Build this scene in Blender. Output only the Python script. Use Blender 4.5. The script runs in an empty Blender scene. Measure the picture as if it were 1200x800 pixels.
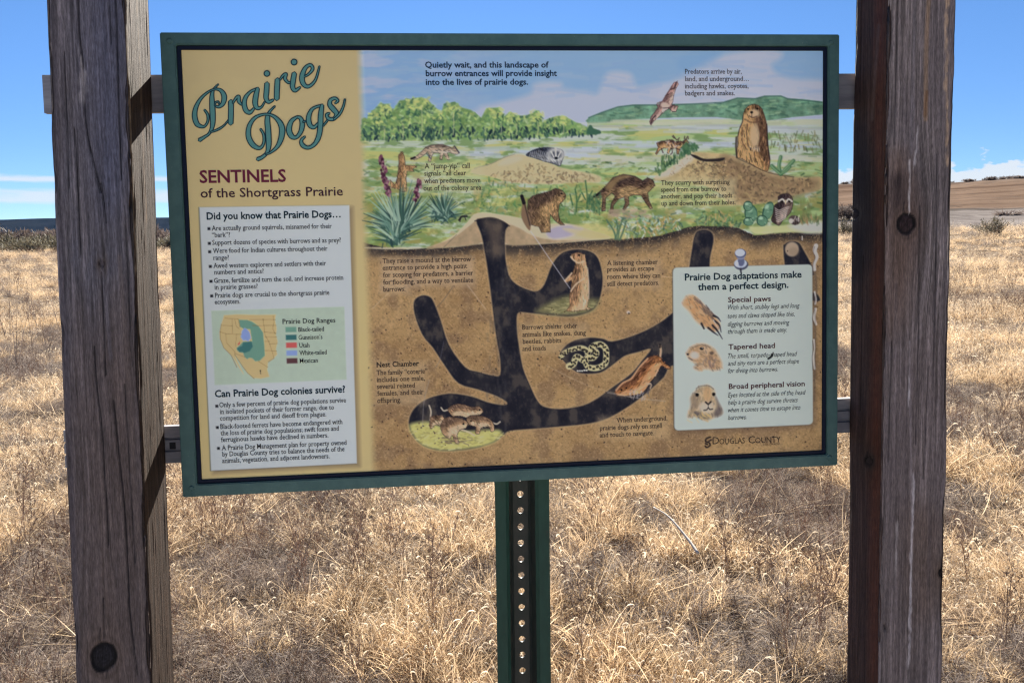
import bpy, bmesh, math, random
import numpy as np
from mathutils import Vector, Matrix

# ------------------------------------------------------------------ camera, sky, sun, exposure
scene = bpy.context.scene
COL = scene.collection
FPX, CXP, CYP = 900.0, 600.0, 350.0          # focal length and principal point of the photograph, in its 1200 x 800 pixels
CAM = np.array([0.0, 0.0, 1.5])
RCAM = np.array([[0.99987202, -0.01599795, 0.0],          # columns: camera right, camera down, camera forward
                 [-0.00127560, -0.07972488, 0.99681609],
                 [-0.01594702, -0.99668852, -0.07973508]])
cam_data = bpy.data.cameras.new("camera")
cam_data.sensor_width = 36.0
cam_data.lens = 36.0 * FPX / 1200.0
cam_data.shift_y = -50.0 / 1200.0
cam_data.clip_start = 0.02
cam_data.clip_end = 20000.0
cam = bpy.data.objects.new("camera", cam_data)
COL.objects.link(cam)
_m = Matrix.Identity(4)
for _i in range(3):
    _m[_i][0] = RCAM[_i, 0]; _m[_i][1] = -RCAM[_i, 1]; _m[_i][2] = -RCAM[_i, 2]; _m[_i][3] = CAM[_i]
cam.matrix_world = _m
scene.camera = cam

SUN_DIR = np.array([0.075, 1.0, 0.53]); SUN_DIR /= np.linalg.norm(SUN_DIR)     # towards the sun: behind the sign, a little to the right
SUN_EL = math.asin(SUN_DIR[2]); SUN_AZ = math.atan2(SUN_DIR[0], SUN_DIR[1])
world = bpy.data.worlds.new("World")
scene.world = world
world.use_nodes = True
wt = world.node_tree
wt.nodes.clear()
SKY_LOW, SKY_RIGHT = 0.65, 0.88       # the thin dry air of the high plains: horizon and sun side less milky than the model
def wn(kind, **kw):
    n = wt.nodes.new(kind)
    for k, v in kw.items():
        setattr(n, k, v)
    return n
def wmath(op, a, b=None):
    n = wn("ShaderNodeMath", operation=op)
    for i, v in enumerate((a, b)):
        if v is None: continue
        if isinstance(v, (int, float)): n.inputs[i].default_value = v
        else: wt.links.new(v, n.inputs[i])
    return n.outputs[0]
def wramp(v, a, b, c=0.0, d=1.0, smooth=True):
    n = wn("ShaderNodeMapRange", interpolation_type='SMOOTHSTEP' if smooth else 'LINEAR')
    wt.links.new(v, n.inputs[0])
    for i, x in enumerate((a, b, c, d)): n.inputs[i + 1].default_value = x
    return n.outputs[0]
sky = wn("ShaderNodeTexSky", sky_type='NISHITA', sun_disc=False, sun_elevation=SUN_EL, sun_rotation=SUN_AZ,
         altitude=1900.0, air_density=0.6, dust_density=0.02, ozone_density=2.7)
geo = wn("ShaderNodeTexCoord")
sep = wn("ShaderNodeSeparateXYZ"); wt.links.new(geo.outputs["Generated"], sep.inputs[0])
az = wmath('ARCTAN2', sep.outputs[0], sep.outputs[1])             # radians from +Y, positive to the right
el = wmath('ARCSINE', sep.outputs[2])
comb = wn("ShaderNodeCombineXYZ")
wt.links.new(wmath('MULTIPLY', az, 9.0), comb.inputs[0]); wt.links.new(wmath('MULTIPLY', el, 60.0), comb.inputs[1])
n1 = wn("ShaderNodeTexNoise"); n1.inputs["Scale"].default_value = 1.0; n1.inputs["Detail"].default_value = 5.0; n1.inputs["Roughness"].default_value = 0.55
wt.links.new(comb.outputs[0], n1.inputs["Vector"])
# two long thin streaks low on the left
n1f = wmath('MULTIPLY', wmath('SUBTRACT', n1.outputs[0], 0.5), 0.020)
elw = wmath('ADD', wmath('ADD', el, n1f), wmath('MULTIPLY', az, -0.012))
s1 = wmath('MULTIPLY', wramp(elw, 0.0735, 0.0775), wramp(elw, 0.0840, 0.0790))
s2 = wmath('MULTIPLY', wmath('MULTIPLY', wramp(elw, 0.049, 0.056), wramp(elw, 0.070, 0.063)), wramp(n1.outputs[0], 0.36, 0.5, 0.45, 0.75))
leftm = wramp(az, -0.20, -0.38)
wisps = wmath('MULTIPLY', wmath('MAXIMUM', wmath('MULTIPLY', s1, 0.8), s2), leftm)
# cumulus tops just over the hill on the right
comb2 = wn("ShaderNodeCombineXYZ")
wt.links.new(wmath('MULTIPLY', az, 26.0), comb2.inputs[0]); wt.links.new(wmath('MULTIPLY', el, 50.0), comb2.inputs[1])
n2 = wn("ShaderNodeTexNoise"); n2.inputs["Scale"].default_value = 1.0; n2.inputs["Detail"].default_value = 7.0; n2.inputs["Roughness"].default_value = 0.55
wt.links.new(comb2.outputs[0], n2.inputs["Vector"])
cum_h = wmath('ADD', wmath('MULTIPLY', n2.outputs[0], 0.075), 0.037)
cum = wmath('MULTIPLY', wramp(wmath('SUBTRACT', cum_h, el), 0.0, 0.006), wramp(az, 0.20, 0.35))
cum = wmath('MULTIPLY', cum, 0.9)
cloud = wmath('MAXIMUM', wisps, cum)
hsv = wn("ShaderNodeHueSaturation"); hsv.inputs["Saturation"].default_value = 1.12; hsv.inputs["Value"].default_value = 1.0
dim = wmath('MULTIPLY', wramp(el, -0.02, 0.30, SKY_LOW, 1.0), wramp(az, -0.15, 0.45, 1.0, SKY_RIGHT))
dimc = wn("ShaderNodeCombineColor"); [wt.links.new(dim, dimc.inputs[k]) for k in range(3)]
thin = wn("ShaderNodeMix", data_type='RGBA', blend_type='MULTIPLY'); thin.inputs[0].default_value = 1.0
wt.links.new(sky.outputs[0], thin.inputs[6]); wt.links.new(dimc.outputs[0], thin.inputs[7])
wt.links.new(thin.outputs[2], hsv.inputs["Color"])
mixc = wn("ShaderNodeMix", data_type='RGBA')
wt.links.new(cloud, mixc.inputs[0]); wt.links.new(hsv.outputs[0], mixc.inputs[6]); mixc.inputs[7].default_value = (4.4, 4.7, 5.0, 1)
bg = wn("ShaderNodeBackground"); bg.inputs["Strength"].default_value = 0.051
wt.links.new(mixc.outputs[2], bg.inputs["Color"])
wout = wn("ShaderNodeOutputWorld"); wt.links.new(bg.outputs[0], wout.inputs[0])

sun_data = bpy.data.lights.new("sun", 'SUN')
sun_data.energy = 5.0; sun_data.angle = math.radians(0.53); sun_data.color = (1.0, 0.93, 0.82)
sun = bpy.data.objects.new("sun", sun_data); COL.objects.link(sun)
sun.rotation_euler = Vector(SUN_DIR).to_track_quat('Z', 'Y').to_euler()
sun.location = (4, 8, 12)

scene.view_settings.view_transform = 'Standard'
scene.view_settings.look = 'None'
scene.view_settings.gamma = 1.0
scene.view_settings.exposure = 1.85
scene.view_settings.use_curve_mapping = False
scene.cycles.max_bounces = 6
scene.cycles.diffuse_bounces = 3
scene.cycles.transmission_bounces = 3
scene.cycles.volume_bounces = 0
scene.cycles.pixel_filter_type = 'BLACKMAN_HARRIS'
scene.cycles.filter_width = 1.3
scene.cycles.use_denoising = True
scene.cycles.denoiser = 'OPENIMAGEDENOISE'
scene.cycles.denoising_input_passes = 'RGB_ALBEDO_NORMAL'
scene.cycles.denoising_prefilter = 'NONE'

# ------------------------------------------------------------------ helpers
RNG = np.random.default_rng(11)
def proj(P):
    """world points (n,3) -> photograph pixels"""
    q = (np.asarray(P, float) - CAM) @ RCAM
    return q[..., 0] / q[..., 2] * FPX + CXP, q[..., 1] / q[..., 2] * FPX + CYP
def ray(px, py):
    d = RCAM @ np.array([(px - CXP) / FPX, (py - CYP) / FPX, 1.0])
    return d
def tag(o, label=None, cat=None, group=None, kind=None):
    if label: o["label"] = label
    if cat: o["category"] = cat
    if group: o["group"] = group
    if kind: o["kind"] = kind
    return o
def empty(name, loc=(0, 0, 0)):
    o = bpy.data.objects.new(name, None); o.empty_display_size = 0.1
    o.location = loc; COL.objects.link(o); return o
def mesh_obj(name, verts, faces, mat=None, parent=None, smooth=False, link=True):
    me = bpy.data.meshes.new(name)
    me.from_pydata([tuple(map(float, v)) for v in verts], [], [tuple(map(int, f)) for f in faces])
    me.update()
    if smooth: me.polygons.foreach_set("use_smooth", [True] * len(me.polygons))
    o = bpy.data.objects.new(name, me)
    for m in ([] if mat is None else mat if isinstance(mat, list) else [mat]): me.materials.append(m)
    if link: COL.objects.link(o)
    if parent: o.parent = parent
    return o
def mesh_np(name, V, quads, mat=None, parent=None, smooth=True, link=True, mat_idx=None):
    """fast mesh from arrays; quads (n,4)"""
    V = np.asarray(V, np.float32); Q = np.asarray(quads, np.int32)
    me = bpy.data.meshes.new(name)
    me.vertices.add(len(V)); me.vertices.foreach_set("co", V.ravel())
    k = Q.shape[1]
    me.loops.add(Q.size); me.loops.foreach_set("vertex_index", Q.ravel())
    me.polygons.add(len(Q))
    me.polygons.foreach_set("loop_start", np.arange(0, Q.size, k, dtype=np.int32))
    me.polygons.foreach_set("loop_total", np.full(len(Q), k, np.int32))
    me.polygons.foreach_set("use_smooth", np.full(len(Q), smooth))
    for m in ([] if mat is None else mat if isinstance(mat, list) else [mat]): me.materials.append(m)
    if mat_idx is not None: me.polygons.foreach_set("material_index", np.asarray(mat_idx, np.int32))
    me.update(calc_edges=True)
    o = bpy.data.objects.new(name, me)
    if link: COL.objects.link(o)
    if parent: o.parent = parent
    return o
def set_color(o, rgb, name="Col"):
    me = o.data
    a = me.color_attributes.new(name, 'FLOAT_COLOR', 'POINT')
    c = np.ones((len(me.vertices), 4), np.float32); c[:, :3] = rgb
    a.data.foreach_set("color", c.ravel())
def box_bm(bm, x0, x1, y0, y1, z0, z1):
    vs = [bm.verts.new(p) for p in ((x0, y0, z0), (x1, y0, z0), (x1, y1, z0), (x0, y1, z0), (x0, y0, z1), (x1, y0, z1), (x1, y1, z1), (x0, y1, z1))]
    for f in ((0, 3, 2, 1), (4, 5, 6, 7), (0, 1, 5, 4), (1, 2, 6, 5), (2, 3, 7, 6), (3, 0, 4, 7)):
        bm.faces.new([vs[i] for i in f])
    return vs
def bm_obj(name, bm, mat, parent=None, bevel=0.0, seg=2):
    if bevel > 0:
        bmesh.ops.bevel(bm, geom=list(bm.edges), offset=bevel, segments=seg, affect='EDGES', clamp_overlap=True)
    me = bpy.data.meshes.new(name); bm.to_mesh(me); bm.free()
    if mat: me.materials.append(mat)
    o = bpy.data.objects.new(name, me); COL.objects.link(o)
    if parent: o.parent = parent
    return o
def lin(c):
    c = np.asarray(c, float) / 255.0
    return np.where(c <= 0.04045, c / 12.92, ((c + 0.055) / 1.055) ** 2.4)
class Mat:
    """small wrapper to write node materials"""
    def __init__(s, name):
        s.m = bpy.data.materials.new(name); s.m.use_nodes = True
        s.t = s.m.node_tree; s.t.nodes.clear()
        s.out = s.n("ShaderNodeOutputMaterial"); s.b = s.n("ShaderNodeBsdfPrincipled")
        s.l(s.b.outputs[0], s.out.inputs[0])
    def n(s, k, **kw):
        n = s.t.nodes.new(k)
        for a, v in kw.items(): setattr(n, a, v)
        return n
    def l(s, a, b): s.t.links.new(a, b)
    def inp(s, node, i, v):
        if v is None: return
        if isinstance(v, bpy.types.NodeSocket): s.l(v, node.inputs[i])
        elif isinstance(v, (tuple, list)) and len(v) == 3 and node.inputs[i].type == 'RGBA': node.inputs[i].default_value = (*v, 1)
        else: node.inputs[i].default_value = v
    def noise(s, scale, vec=None, detail=4, rough=0.55):
        n = s.n("ShaderNodeTexNoise"); n.inputs["Scale"].default_value = scale
        n.inputs["Detail"].default_value = detail; n.inputs["Roughness"].default_value = rough
        if vec is not None: s.l(vec, n.inputs["Vector"])
        return n.outputs[0]
    def coord(s, which="Object", scale=None):
        o = s.n("ShaderNodeTexCoord").outputs[which]
        if scale:
            mp = s.n("ShaderNodeMapping"); mp.inputs["Scale"].default_value = scale
            s.l(o, mp.inputs[0]); o = mp.outputs[0]
        return o
    def pos(s, scale=None):
        o = s.n("ShaderNodeNewGeometry").outputs["Position"]
        if scale:
            mp = s.n("ShaderNodeMapping"); mp.inputs["Scale"].default_value = scale
            s.l(o, mp.inputs[0]); o = mp.outputs[0]
        return o
    def ramp(s, v, a, b, c=0.0, d=1.0):
        n = s.n("ShaderNodeMapRange", interpolation_type='SMOOTHSTEP'); s.l(v, n.inputs[0])
        for i, x in enumerate((a, b, c, d)): n.inputs[i + 1].default_value = x
        return n.outputs[0]
    def math(s, op, a, b=None):
        n = s.n("ShaderNodeMath", operation=op); s.inp(n, 0, a); s.inp(n, 1, b); return n.outputs[0]
    def mix(s, f, a, b, mode='MIX'):
        n = s.n("ShaderNodeMix", data_type='RGBA', blend_type=mode)
        s.inp(n, 0, f)
        for i, v in ((6, a), (7, b)): s.inp(n, i, v)
        return n.outputs[2]
    def attr(s, name): return s.n("ShaderNodeAttribute", attribute_name=name).outputs[0]
    def bump(s, h, strength, dist=0.01):
        n = s.n("ShaderNodeBump"); n.inputs["Strength"].default_value = strength; n.inputs["Distance"].default_value = dist
        s.l(h, n.inputs["Height"]); s.l(n.outputs[0], s.b.inputs["Normal"])
    def color(s, v): s.inp(s.b, "Base Color", v)
    def set(s, **kw):
        for k, v in kw.items(): s.inp(s.b, k.replace("_", " "), v)
        return s
def vnoise(x, y, seed=0):
    """smooth value noise in [0,1]"""
    xi = np.floor(x).astype(np.int64); yi = np.floor(y).astype(np.int64)
    fx = x - xi; fy = y - yi; fx = fx * fx * (3 - 2 * fx); fy = fy * fy * (3 - 2 * fy)
    def h(a, b):
        n = (a * 374761393 + b * 668265263 + seed * 1442695041) & 0x7fffffff
        n = ((n ^ (n >> 13)) * 1274126177) & 0x7fffffff
        n = (n ^ (n >> 16)) & 0xffff
        return n / 65535.0
    return (h(xi, yi) * (1 - fx) + h(xi + 1, yi) * fx) * (1 - fy) + (h(xi, yi + 1) * (1 - fx) + h(xi + 1, yi + 1) * fx) * fy
def fbm(x, y, seed=0, oct=4, gain=0.5):
    s = 0.0; a = 1.0; t = 0.0
    for k in range(oct):
        s = s + a * vnoise(x * 2 ** k + 17.3 * k, y * 2 ** k + 9.1 * k, seed + k); t += a; a *= gain
    return s / t
def catmull(P, n=6, closed=False):
    P = np.asarray(P, float)
    if len(P) < 3: return P
    if closed: Q = np.vstack([P[-1], P, P[0], P[1]])
    else: Q = np.vstack([2 * P[0] - P[1], P, 2 * P[-1] - P[-2]])
    out = []
    t = np.linspace(0, 1, n, endpoint=False)[:, None]
    for i in range(1, len(Q) - 2):
        a, b, c, d = Q[i - 1], Q[i], Q[i + 1], Q[i + 2]
        out.append(0.5 * (2 * b + (c - a) * t + (2 * a - 5 * b + 4 * c - d) * t ** 2 + (3 * b - a - 3 * c + d) * t ** 3))
    if not closed: out.append(Q[-2][None])
    return np.vstack(out)

class Painter:
    """paints printed or weathered surface colour on a set of vertices whose place in the photograph is known"""
    def __init__(s, X, Y, base):
        s.X = X; s.Y = Y; s.C = np.empty((len(X), 3)); s.C[:] = base
        s.ID = np.zeros(len(X), np.int32); s.ok = np.ones(len(X), bool); s.rng = np.random.default_rng(5)
        s.order = np.argsort(Y, kind='stable'); s.Ys = Y[s.order]
    def sel(s, x0, x1, y0, y1):
        a = np.searchsorted(s.Ys, y0); b = np.searchsorted(s.Ys, y1)
        i = s.order[a:b]; xx = s.X[i]
        i = i[(xx > x0) & (xx < x1) & s.ok[i]]
        return i
    def put(s, i, col, al):
        c = np.asarray(col, float)
        al = np.clip(al, 0, 1)[:, None]
        s.C[i] = s.C[i] * (1 - al) + c * al
    def sdist(s, P, pad):
        P = np.asarray(P, float)
        i = s.sel(P[:, 0].min() - pad, P[:, 0].max() + pad, P[:, 1].min() - pad, P[:, 1].max() + pad)
        x, y = s.X[i], s.Y[i]
        d = np.full(len(i), 1e9); ins = np.zeros(len(i), bool)
        A = P; B = np.roll(P, -1, 0)
        for (ax, ay), (bx, by) in zip(A, B):
            ex, ey = bx - ax, by - ay
            L = ex * ex + ey * ey + 1e-12
            t = np.clip(((x - ax) * ex + (y - ay) * ey) / L, 0, 1)
            d = np.minimum(d, (x - ax - t * ex) ** 2 + (y - ay - t * ey) ** 2)
            if ay != by:
                c = ((ay > y) != (by > y)) & (x < (bx - ax) * (y - ay) / (by - ay) + ax)
                ins ^= c
        d = np.sqrt(d)
        return i, np.where(ins, d, -d)
    def fill(s, P, col, soft=1.0, al=1.0, curve=True, tex=0.0, ts=6.0, seed=0, ident=None, wob=0.0):
        P = catmull(P, 5, True) if curve else np.asarray(P, float)
        i, d = s.sdist(P, soft + 1 + wob * 2)
        if wob: d = d + wob * (fbm(s.X[i] / 5, s.Y[i] / 5, 77) - 0.5) * 2
        a = np.clip(d / max(soft, 1e-3) * 0.5 + 0.5, 0, 1) * al
        c = np.asarray(col, float)
        if tex:
            k = (fbm(s.X[i] / ts, s.Y[i] / ts, seed + 3) - 0.5) * 2 * tex
            c = np.clip(c * (1 + k[:, None]), 0, 255)
        s.put(i, c, a)
        if ident is not None: s.ID[i[d > -0.2]] = ident
        return i, d
    def stroke(s, P, w, col, al=1.0, soft=0.7, curve=True, ident=None):
        P = np.asarray(P, float)
        W = P[:, 2] if P.shape[1] > 2 else (np.linspace(w[0], w[1], len(P)) if isinstance(w, (tuple, list)) else np.full(len(P), w))
        Q = np.c_[P[:, :2], W]
        if curve and len(Q) > 2: Q = catmull(Q, 5)
        pad = Q[:, 2].max() / 2 + soft + 1
        i = s.sel(Q[:, 0].min() - pad, Q[:, 0].max() + pad, Q[:, 1].min() - pad, Q[:, 1].max() + pad)
        if not len(i): return
        x, y = s.X[i], s.Y[i]; best = np.full(len(i), -1e9)
        for (ax, ay, aw), (bx, by, bw) in zip(Q[:-1], Q[1:]):
            ex, ey = bx - ax, by - ay
            t = np.clip(((x - ax) * ex + (y - ay) * ey) / (ex * ex + ey * ey + 1e-12), 0, 1)
            dd = np.hypot(x - ax - t * ex, y - ay - t * ey)
            best = np.maximum(best, (aw + (bw - aw) * t) / 2 - dd)
        a = np.clip(best / soft * 0.5 + 0.5, 0, 1) * al
        s.put(i, col, a)
        if ident is not None: s.ID[i[best > -0.1]] = ident
    def blob(s, cx, cy, rx, ry, col, al=1.0, ang=0.0, hard=1.0, ident=None):
        R = max(rx, ry) * 1.6
        i = s.sel(cx - R, cx + R, cy - R, cy + R)
        if not len(i): return
        c, n = math.cos(ang), math.sin(ang)
        x = s.X[i] - cx; y = s.Y[i] - cy
        r = np.hypot((x * c + y * n) / rx, (-x * n + y * c) / ry)
        k = 0.5 / hard
        a = np.clip((1 + k - r) / (2 * k), 0, 1); a = a * a * (3 - 2 * a)
        s.put(i, col, a * al)
        if ident is not None: s.ID[i[r < 1]] = ident
    def dabs(s, n, region, cols, ln=(2, 5), w=(0.8, 1.6), ang=(-0.4, 0.4), al=(0.4, 0.9), curve=True):
        """n short brush dabs inside a polygon (or box)"""
        P = np.asarray(region, float)
        if P.shape == (4,): P = np.array([[P[0], P[1]], [P[2], P[1]], [P[2], P[3]], [P[0], P[3]]]); curve = False
        if curve: P = catmull(P, 4, True)
        lo, hi = P.min(0), P.max(0); r = s.rng; k = 0
        for _ in range(n * 12):
            if k >= n: break
            q = lo + (hi - lo) * r.random(2)
            A = P; B = np.roll(P, -1, 0)
            c = ((A[:, 1] > q[1]) != (B[:, 1] > q[1])) & (q[0] < (B[:, 0] - A[:, 0]) * (q[1] - A[:, 1]) / (B[:, 1] - A[:, 1] + 1e-12) + A[:, 0])
            if c.sum() % 2 == 0: continue
            k += 1
            a = r.uniform(*ang); L = r.uniform(*ln) / 2; dx, dy = math.cos(a) * L, math.sin(a) * L
            c_ = np.clip(np.asarray(cols[r.integers(len(cols))], float) * r.uniform(0.9, 1.1), 0, 255)
            s.stroke([(q[0] - dx, q[1] - dy), (q[0] + dx, q[1] + dy)], r.uniform(*w), c_, r.uniform(*al), 0.8, False)
    def tint(s, i, col, a): s.put(i, col, a)
# ------------------------------------------------------------------ interpretive sign: pose found from the four corners of the real 36 x 24 inch sign
SW, SH = 0.9144, 0.6096
S_R1 = np.array([0.99597151, 0.08955599, 0.00452413]); S_R2 = np.array([0.00605340, -0.01681198, -0.99984034]); S_N = np.array([-0.08946562, 0.99583989, -0.01728637])
S_TL = np.array([-0.44892875, 1.01934974, 1.76995161])
S_ORG = S_TL + S_R1 * SW / 2 + S_R2 * SH                     # bottom centre of the sign
def S(px, py):
    """photograph pixel -> local (x, z) on the face of the sign"""
    px = np.asarray(px, float); py = np.asarray(py, float)
    d = np.stack([(px - CXP) / FPX, (py - CYP) / FPX, np.ones_like(px)], -1) @ RCAM.T
    t = ((S_ORG - CAM) @ S_N) / (d @ S_N)
    P = CAM + d * t[..., None] - S_ORG
    return np.stack([P @ S_R1, -(P @ S_R2)], -1)
def S_world(x, y, z):
    x, y, z = np.broadcast_arrays(x, y, z)
    return S_ORG + x[..., None] * S_R1 + y[..., None] * S_N - z[..., None] * S_R2
sign = empty("interpretive_sign")
_m = Matrix.Identity(4)
for _i in range(3):
    _m[_i][0] = S_R1[_i]; _m[_i][1] = S_N[_i]; _m[_i][2] = -S_R2[_i]; _m[_i][3] = S_ORG[_i]
sign.matrix_world = _m
tag(sign, "green framed interpretive sign about prairie dogs, hung between two wooden posts", "sign")

ART_GAIN = np.array([1.07, 1.06, 0.95]) * 1.86
def ink_rgb(c):
    v = np.maximum(lin(c) * ART_GAIN, 0.0)
    return v / np.maximum(1.0, v.max(-1, keepdims=True) / 0.92)      # keeps the hue of the palest inks
def ink(name, c, rough=0.45):
    m = Mat(name); v = ink_rgb(c)
    n = m.noise(900, m.coord(), 3)
    m.color(m.mix(m.ramp(n, 0.3, 0.7, 0.0, 0.16), tuple(v), tuple(np.clip(v * 0.75 + 0.01, 0, 1))))
    m.set(Roughness=rough, Specular_IOR_Level=0.12)
    return m.m
pm = Mat("printed_ink")
_c = pm.attr("Col")
_dust = pm.ramp(pm.noise(14, pm.coord(), 6, 0.65), 0.5, 0.8, 0.0, 0.045)
pm.color(pm.mix(_dust, _c, (0.42, 0.36, 0.28)))
pm.set(Roughness=pm.ramp(pm.noise(40, pm.coord(), 5), 0.3, 0.7, 0.36, 0.52), Specular_IOR_Level=0.14)
M_PRINT = pm.m

# frame, liner, backing
fm = Mat("frame_green_paint")
_n = fm.noise(55, fm.coord("Object", (1, 1, 1)), 6, 0.6)
_c = fm.mix(fm.ramp(_n, 0.35, 0.7), tuple(lin((50, 75, 72)) * 1.75), tuple(lin((58, 83, 79)) * 1.75))
_s = fm.ramp(fm.noise(420, fm.coord(), 2), 0.70, 0.76)
fm.color(fm.mix(fm.math('MULTIPLY', _s, 0.35), _c, (0.32, 0.32, 0.28)))
fm.set(Roughness=0.5, Specular_IOR_Level=0.35)
fm.bump(fm.noise(1500, fm.coord(), 2), 0.08, 0.001)
M_FRAME = fm.m
M_LINER = ink("liner_navy", (12, 18, 34), 0.5)
bk = Mat("backing_grey"); bk.color(bk.mix(bk.noise(30, bk.coord(), 5), (0.16, 0.15, 0.17), (0.27, 0.26, 0.27))); bk.set(Roughness=0.7, Metallic=0.2)
M_BACK = bk.m
def rect_ring(name, o, i, y0, y1, mat, parent, bevel):
    """mitred ring between outer rect o and inner rect i = (x0, x1, z0, z1), from y0 (front) to y1 (back)"""
    bm = bmesh.new()
    def c4(r, y): return [bm.verts.new(p) for p in ((r[0], y, r[2]), (r[1], y, r[2]), (r[1], y, r[3]), (r[0], y, r[3]))]
    of, inf, ob, ib = c4(o, y0), c4(i, y0), c4(o, y1), c4(i, y1)
    for k in range(4):
        j = (k + 1) % 4
        bm.faces.new((of[k], of[j], inf[j], inf[k])); bm.faces.new((ib[k], ib[j], ob[j], ob[k]))
        bm.faces.new((of[j], of[k], ob[k], ob[j])); bm.faces.new((inf[k], inf[j], ib[j], ib[k]))
    bmesh.ops.recalc_face_normals(bm, faces=bm.faces)
    return bm_obj(name, bm, mat, parent, bevel, 2)
art = S(np.array([213, 964.5, 963, 236.0]), np.array([59.5, 59, 526.5, 562.5]))
AX0 = (art[0, 0] + art[3, 0]) / 2; AX1 = (art[1, 0] + art[2, 0]) / 2; AZ1 = (art[0, 1] + art[1, 1]) / 2; AZ0 = (art[2, 1] + art[3, 1]) / 2
LW = 0.0053
outer = (-SW / 2, SW / 2, 0.0, SH); lin_o = (AX0 - LW, AX1 + LW, AZ0 - LW, AZ1 + LW)
rect_ring("frame", outer, lin_o, -0.006, 0.010, M_FRAME, sign, 0.0012)
rect_ring("liner_strip", (lin_o[0] + .0004, lin_o[1] - .0004, lin_o[2] + .0004, lin_o[3] - .0004), (AX0, AX1, AZ0, AZ1), -0.0022, 0.006, M_LINER, sign, 0.0005)
def screw(x, z):
    bm = bmesh.new(); bmesh.ops.create_cone(bm, cap_ends=True, segments=14, radius1=0.0040, radius2=0.0028, depth=0.0016, matrix=Matrix.Translation((x, -0.0066, z)) @ Matrix.Rotation(math.pi / 2, 4, 'X'))
    return bm_obj("frame_screw", bm, M_FRAME, sign)
for _x in (-0.445, 0.445):
    for _z in (0.012, 0.598): screw(_x, _z)
bm = bmesh.new(); box_bm(bm, -SW / 2 + .004, SW / 2 - .004, 0.0105, 0.0135, .004, SH - .004); bm_obj("back_plate", bm, M_BACK, sign)
_e = S(193.5, 196); bm = bmesh.new(); box_bm(bm, -SW / 2 - 0.0055, -SW / 2 + 0.045, 0.0140, 0.0185, 0.03, float(_e[1])); bm_obj("stiffener_bar", bm, M_BACK, sign, 0.0008)

# ---------------------------------------------------------------- the printed face: fine grid of vertices carrying the printed colour
NXG, NZG = 985, 640
gx = np.linspace(AX0 + .0002, AX1 - .0002, NXG); gz = np.linspace(AZ1 - .0002, AZ0 + .0002, NZG)
GX, GZ = np.meshgrid(gx, gz); GX = GX.ravel(); GZ = GZ.ravel()
PX, PY = proj(S_world(GX, 0.0 * GX, GZ))
A = Painter(PX, PY, (172, 155, 111))
X, Y, C = A.X, A.Y, A.C
f1 = fbm(X / 60, Y / 60, 1, 4); f2 = fbm(X / 9, Y / 9, 2, 4); f3 = fbm(X / 28, Y / 7, 3, 4)
def lay(mask, col): C[:] = C * (1 - mask[:, None]) + np.asarray(col, float) * mask[:, None]
def sm(v, a, b):
    t = np.clip((v - a) / (b - a), 0, 1); return t * t * (3 - 2 * t)
lay(sm(Y, 60, 560) * 0.8, (194, 172, 114)); lay(sm(f1, 0.4, 0.7) * 0.25, (162, 144, 106))  # yellow gets lighter downwards: reflected light put into the panel colour
xb = 420.5 + (Y - 60) * 0.0335
pic = sm(X, xb - 5, xb + 8)
# sky
skyc = np.empty_like(C); skyc[:] = (128, 164, 202)
def smix(arr, m, col): arr[:] = arr * (1 - m[:, None]) + np.asarray(col, float) * m[:, None]
smix(skyc, sm(f3, 0.42, 0.6) * 0.5 * sm(X, 720, 500), (120, 158, 205))
smix(skyc, sm(fbm(X / 40, Y / 12, 8), 0.45, 0.62) * 0.8 * sm(X, 620, 430), (166, 176, 204))
cl = [(560, 127), (580, 121), (605, 115), (622, 109), (626, 99), (640, 96), (657, 97), (662, 104), (685, 107), (700, 109), (712, 86), (738, 86), (747, 101), (768, 98), (790, 94), (815, 79), (850, 64), (895, 58), (916, 62), (914, 70), (905, 76), (910, 85), (930, 92), (975, 99), (975, 150), (560, 150)]
painted_sky = Painter(X, Y, (0, 0, 0)); painted_sky.C = skyc
painted_sky.fill(cl, (182, 186, 206), 4, 0.85, True, 0.04, 14)
painted_sky.fill([(770, 110), (840, 90), (900, 100), (975, 105), (975, 130), (800, 126)], (190, 192, 208), 10, 0.6)
painted_sky.fill([(800, 64), (830, 60), (845, 64), (830, 76), (812, 82), (795, 80)], (112, 155, 200), 4, 0.5)
painted_sky.dabs(160, (424, 62, 960, 120), [(125, 160, 205), (158, 178, 208), (140, 170, 206)], (14, 45), (2, 5), (-0.2, 0.2), (0.1, 0.3))
# meadow
md = np.empty_like(C); md[:] = (152, 172, 116)
smix(md, sm(fbm(X / 60, Y / 5, 21), 0.4, 0.62) * 0.9, (172, 180, 176))
smix(md, sm(fbm(X / 45, Y / 6, 22), 0.48, 0.66) * 0.8, (174, 172, 100))
smix(md, sm(fbm(X / 20, Y / 7, 23), 0.5, 0.7) * 0.85, (108, 138, 82))
smix(md, sm(Y, 200, 245) * sm(fbm(X / 12, Y / 8, 24), 0.35, 0.6) * 0.85, (112, 132, 70))
smix(md, sm(fbm(X / 14, Y / 6, 25), 0.56, 0.7) * sm(Y, 170, 215) * 0.5, (160, 138, 78))
mh = sm(Y, 152.0, 154.0)
mh = np.where(X > 688, sm(Y, 139, 141.5), mh)
paint = skyc * (1 - mh[:, None]) + md * mh[:, None]
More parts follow.
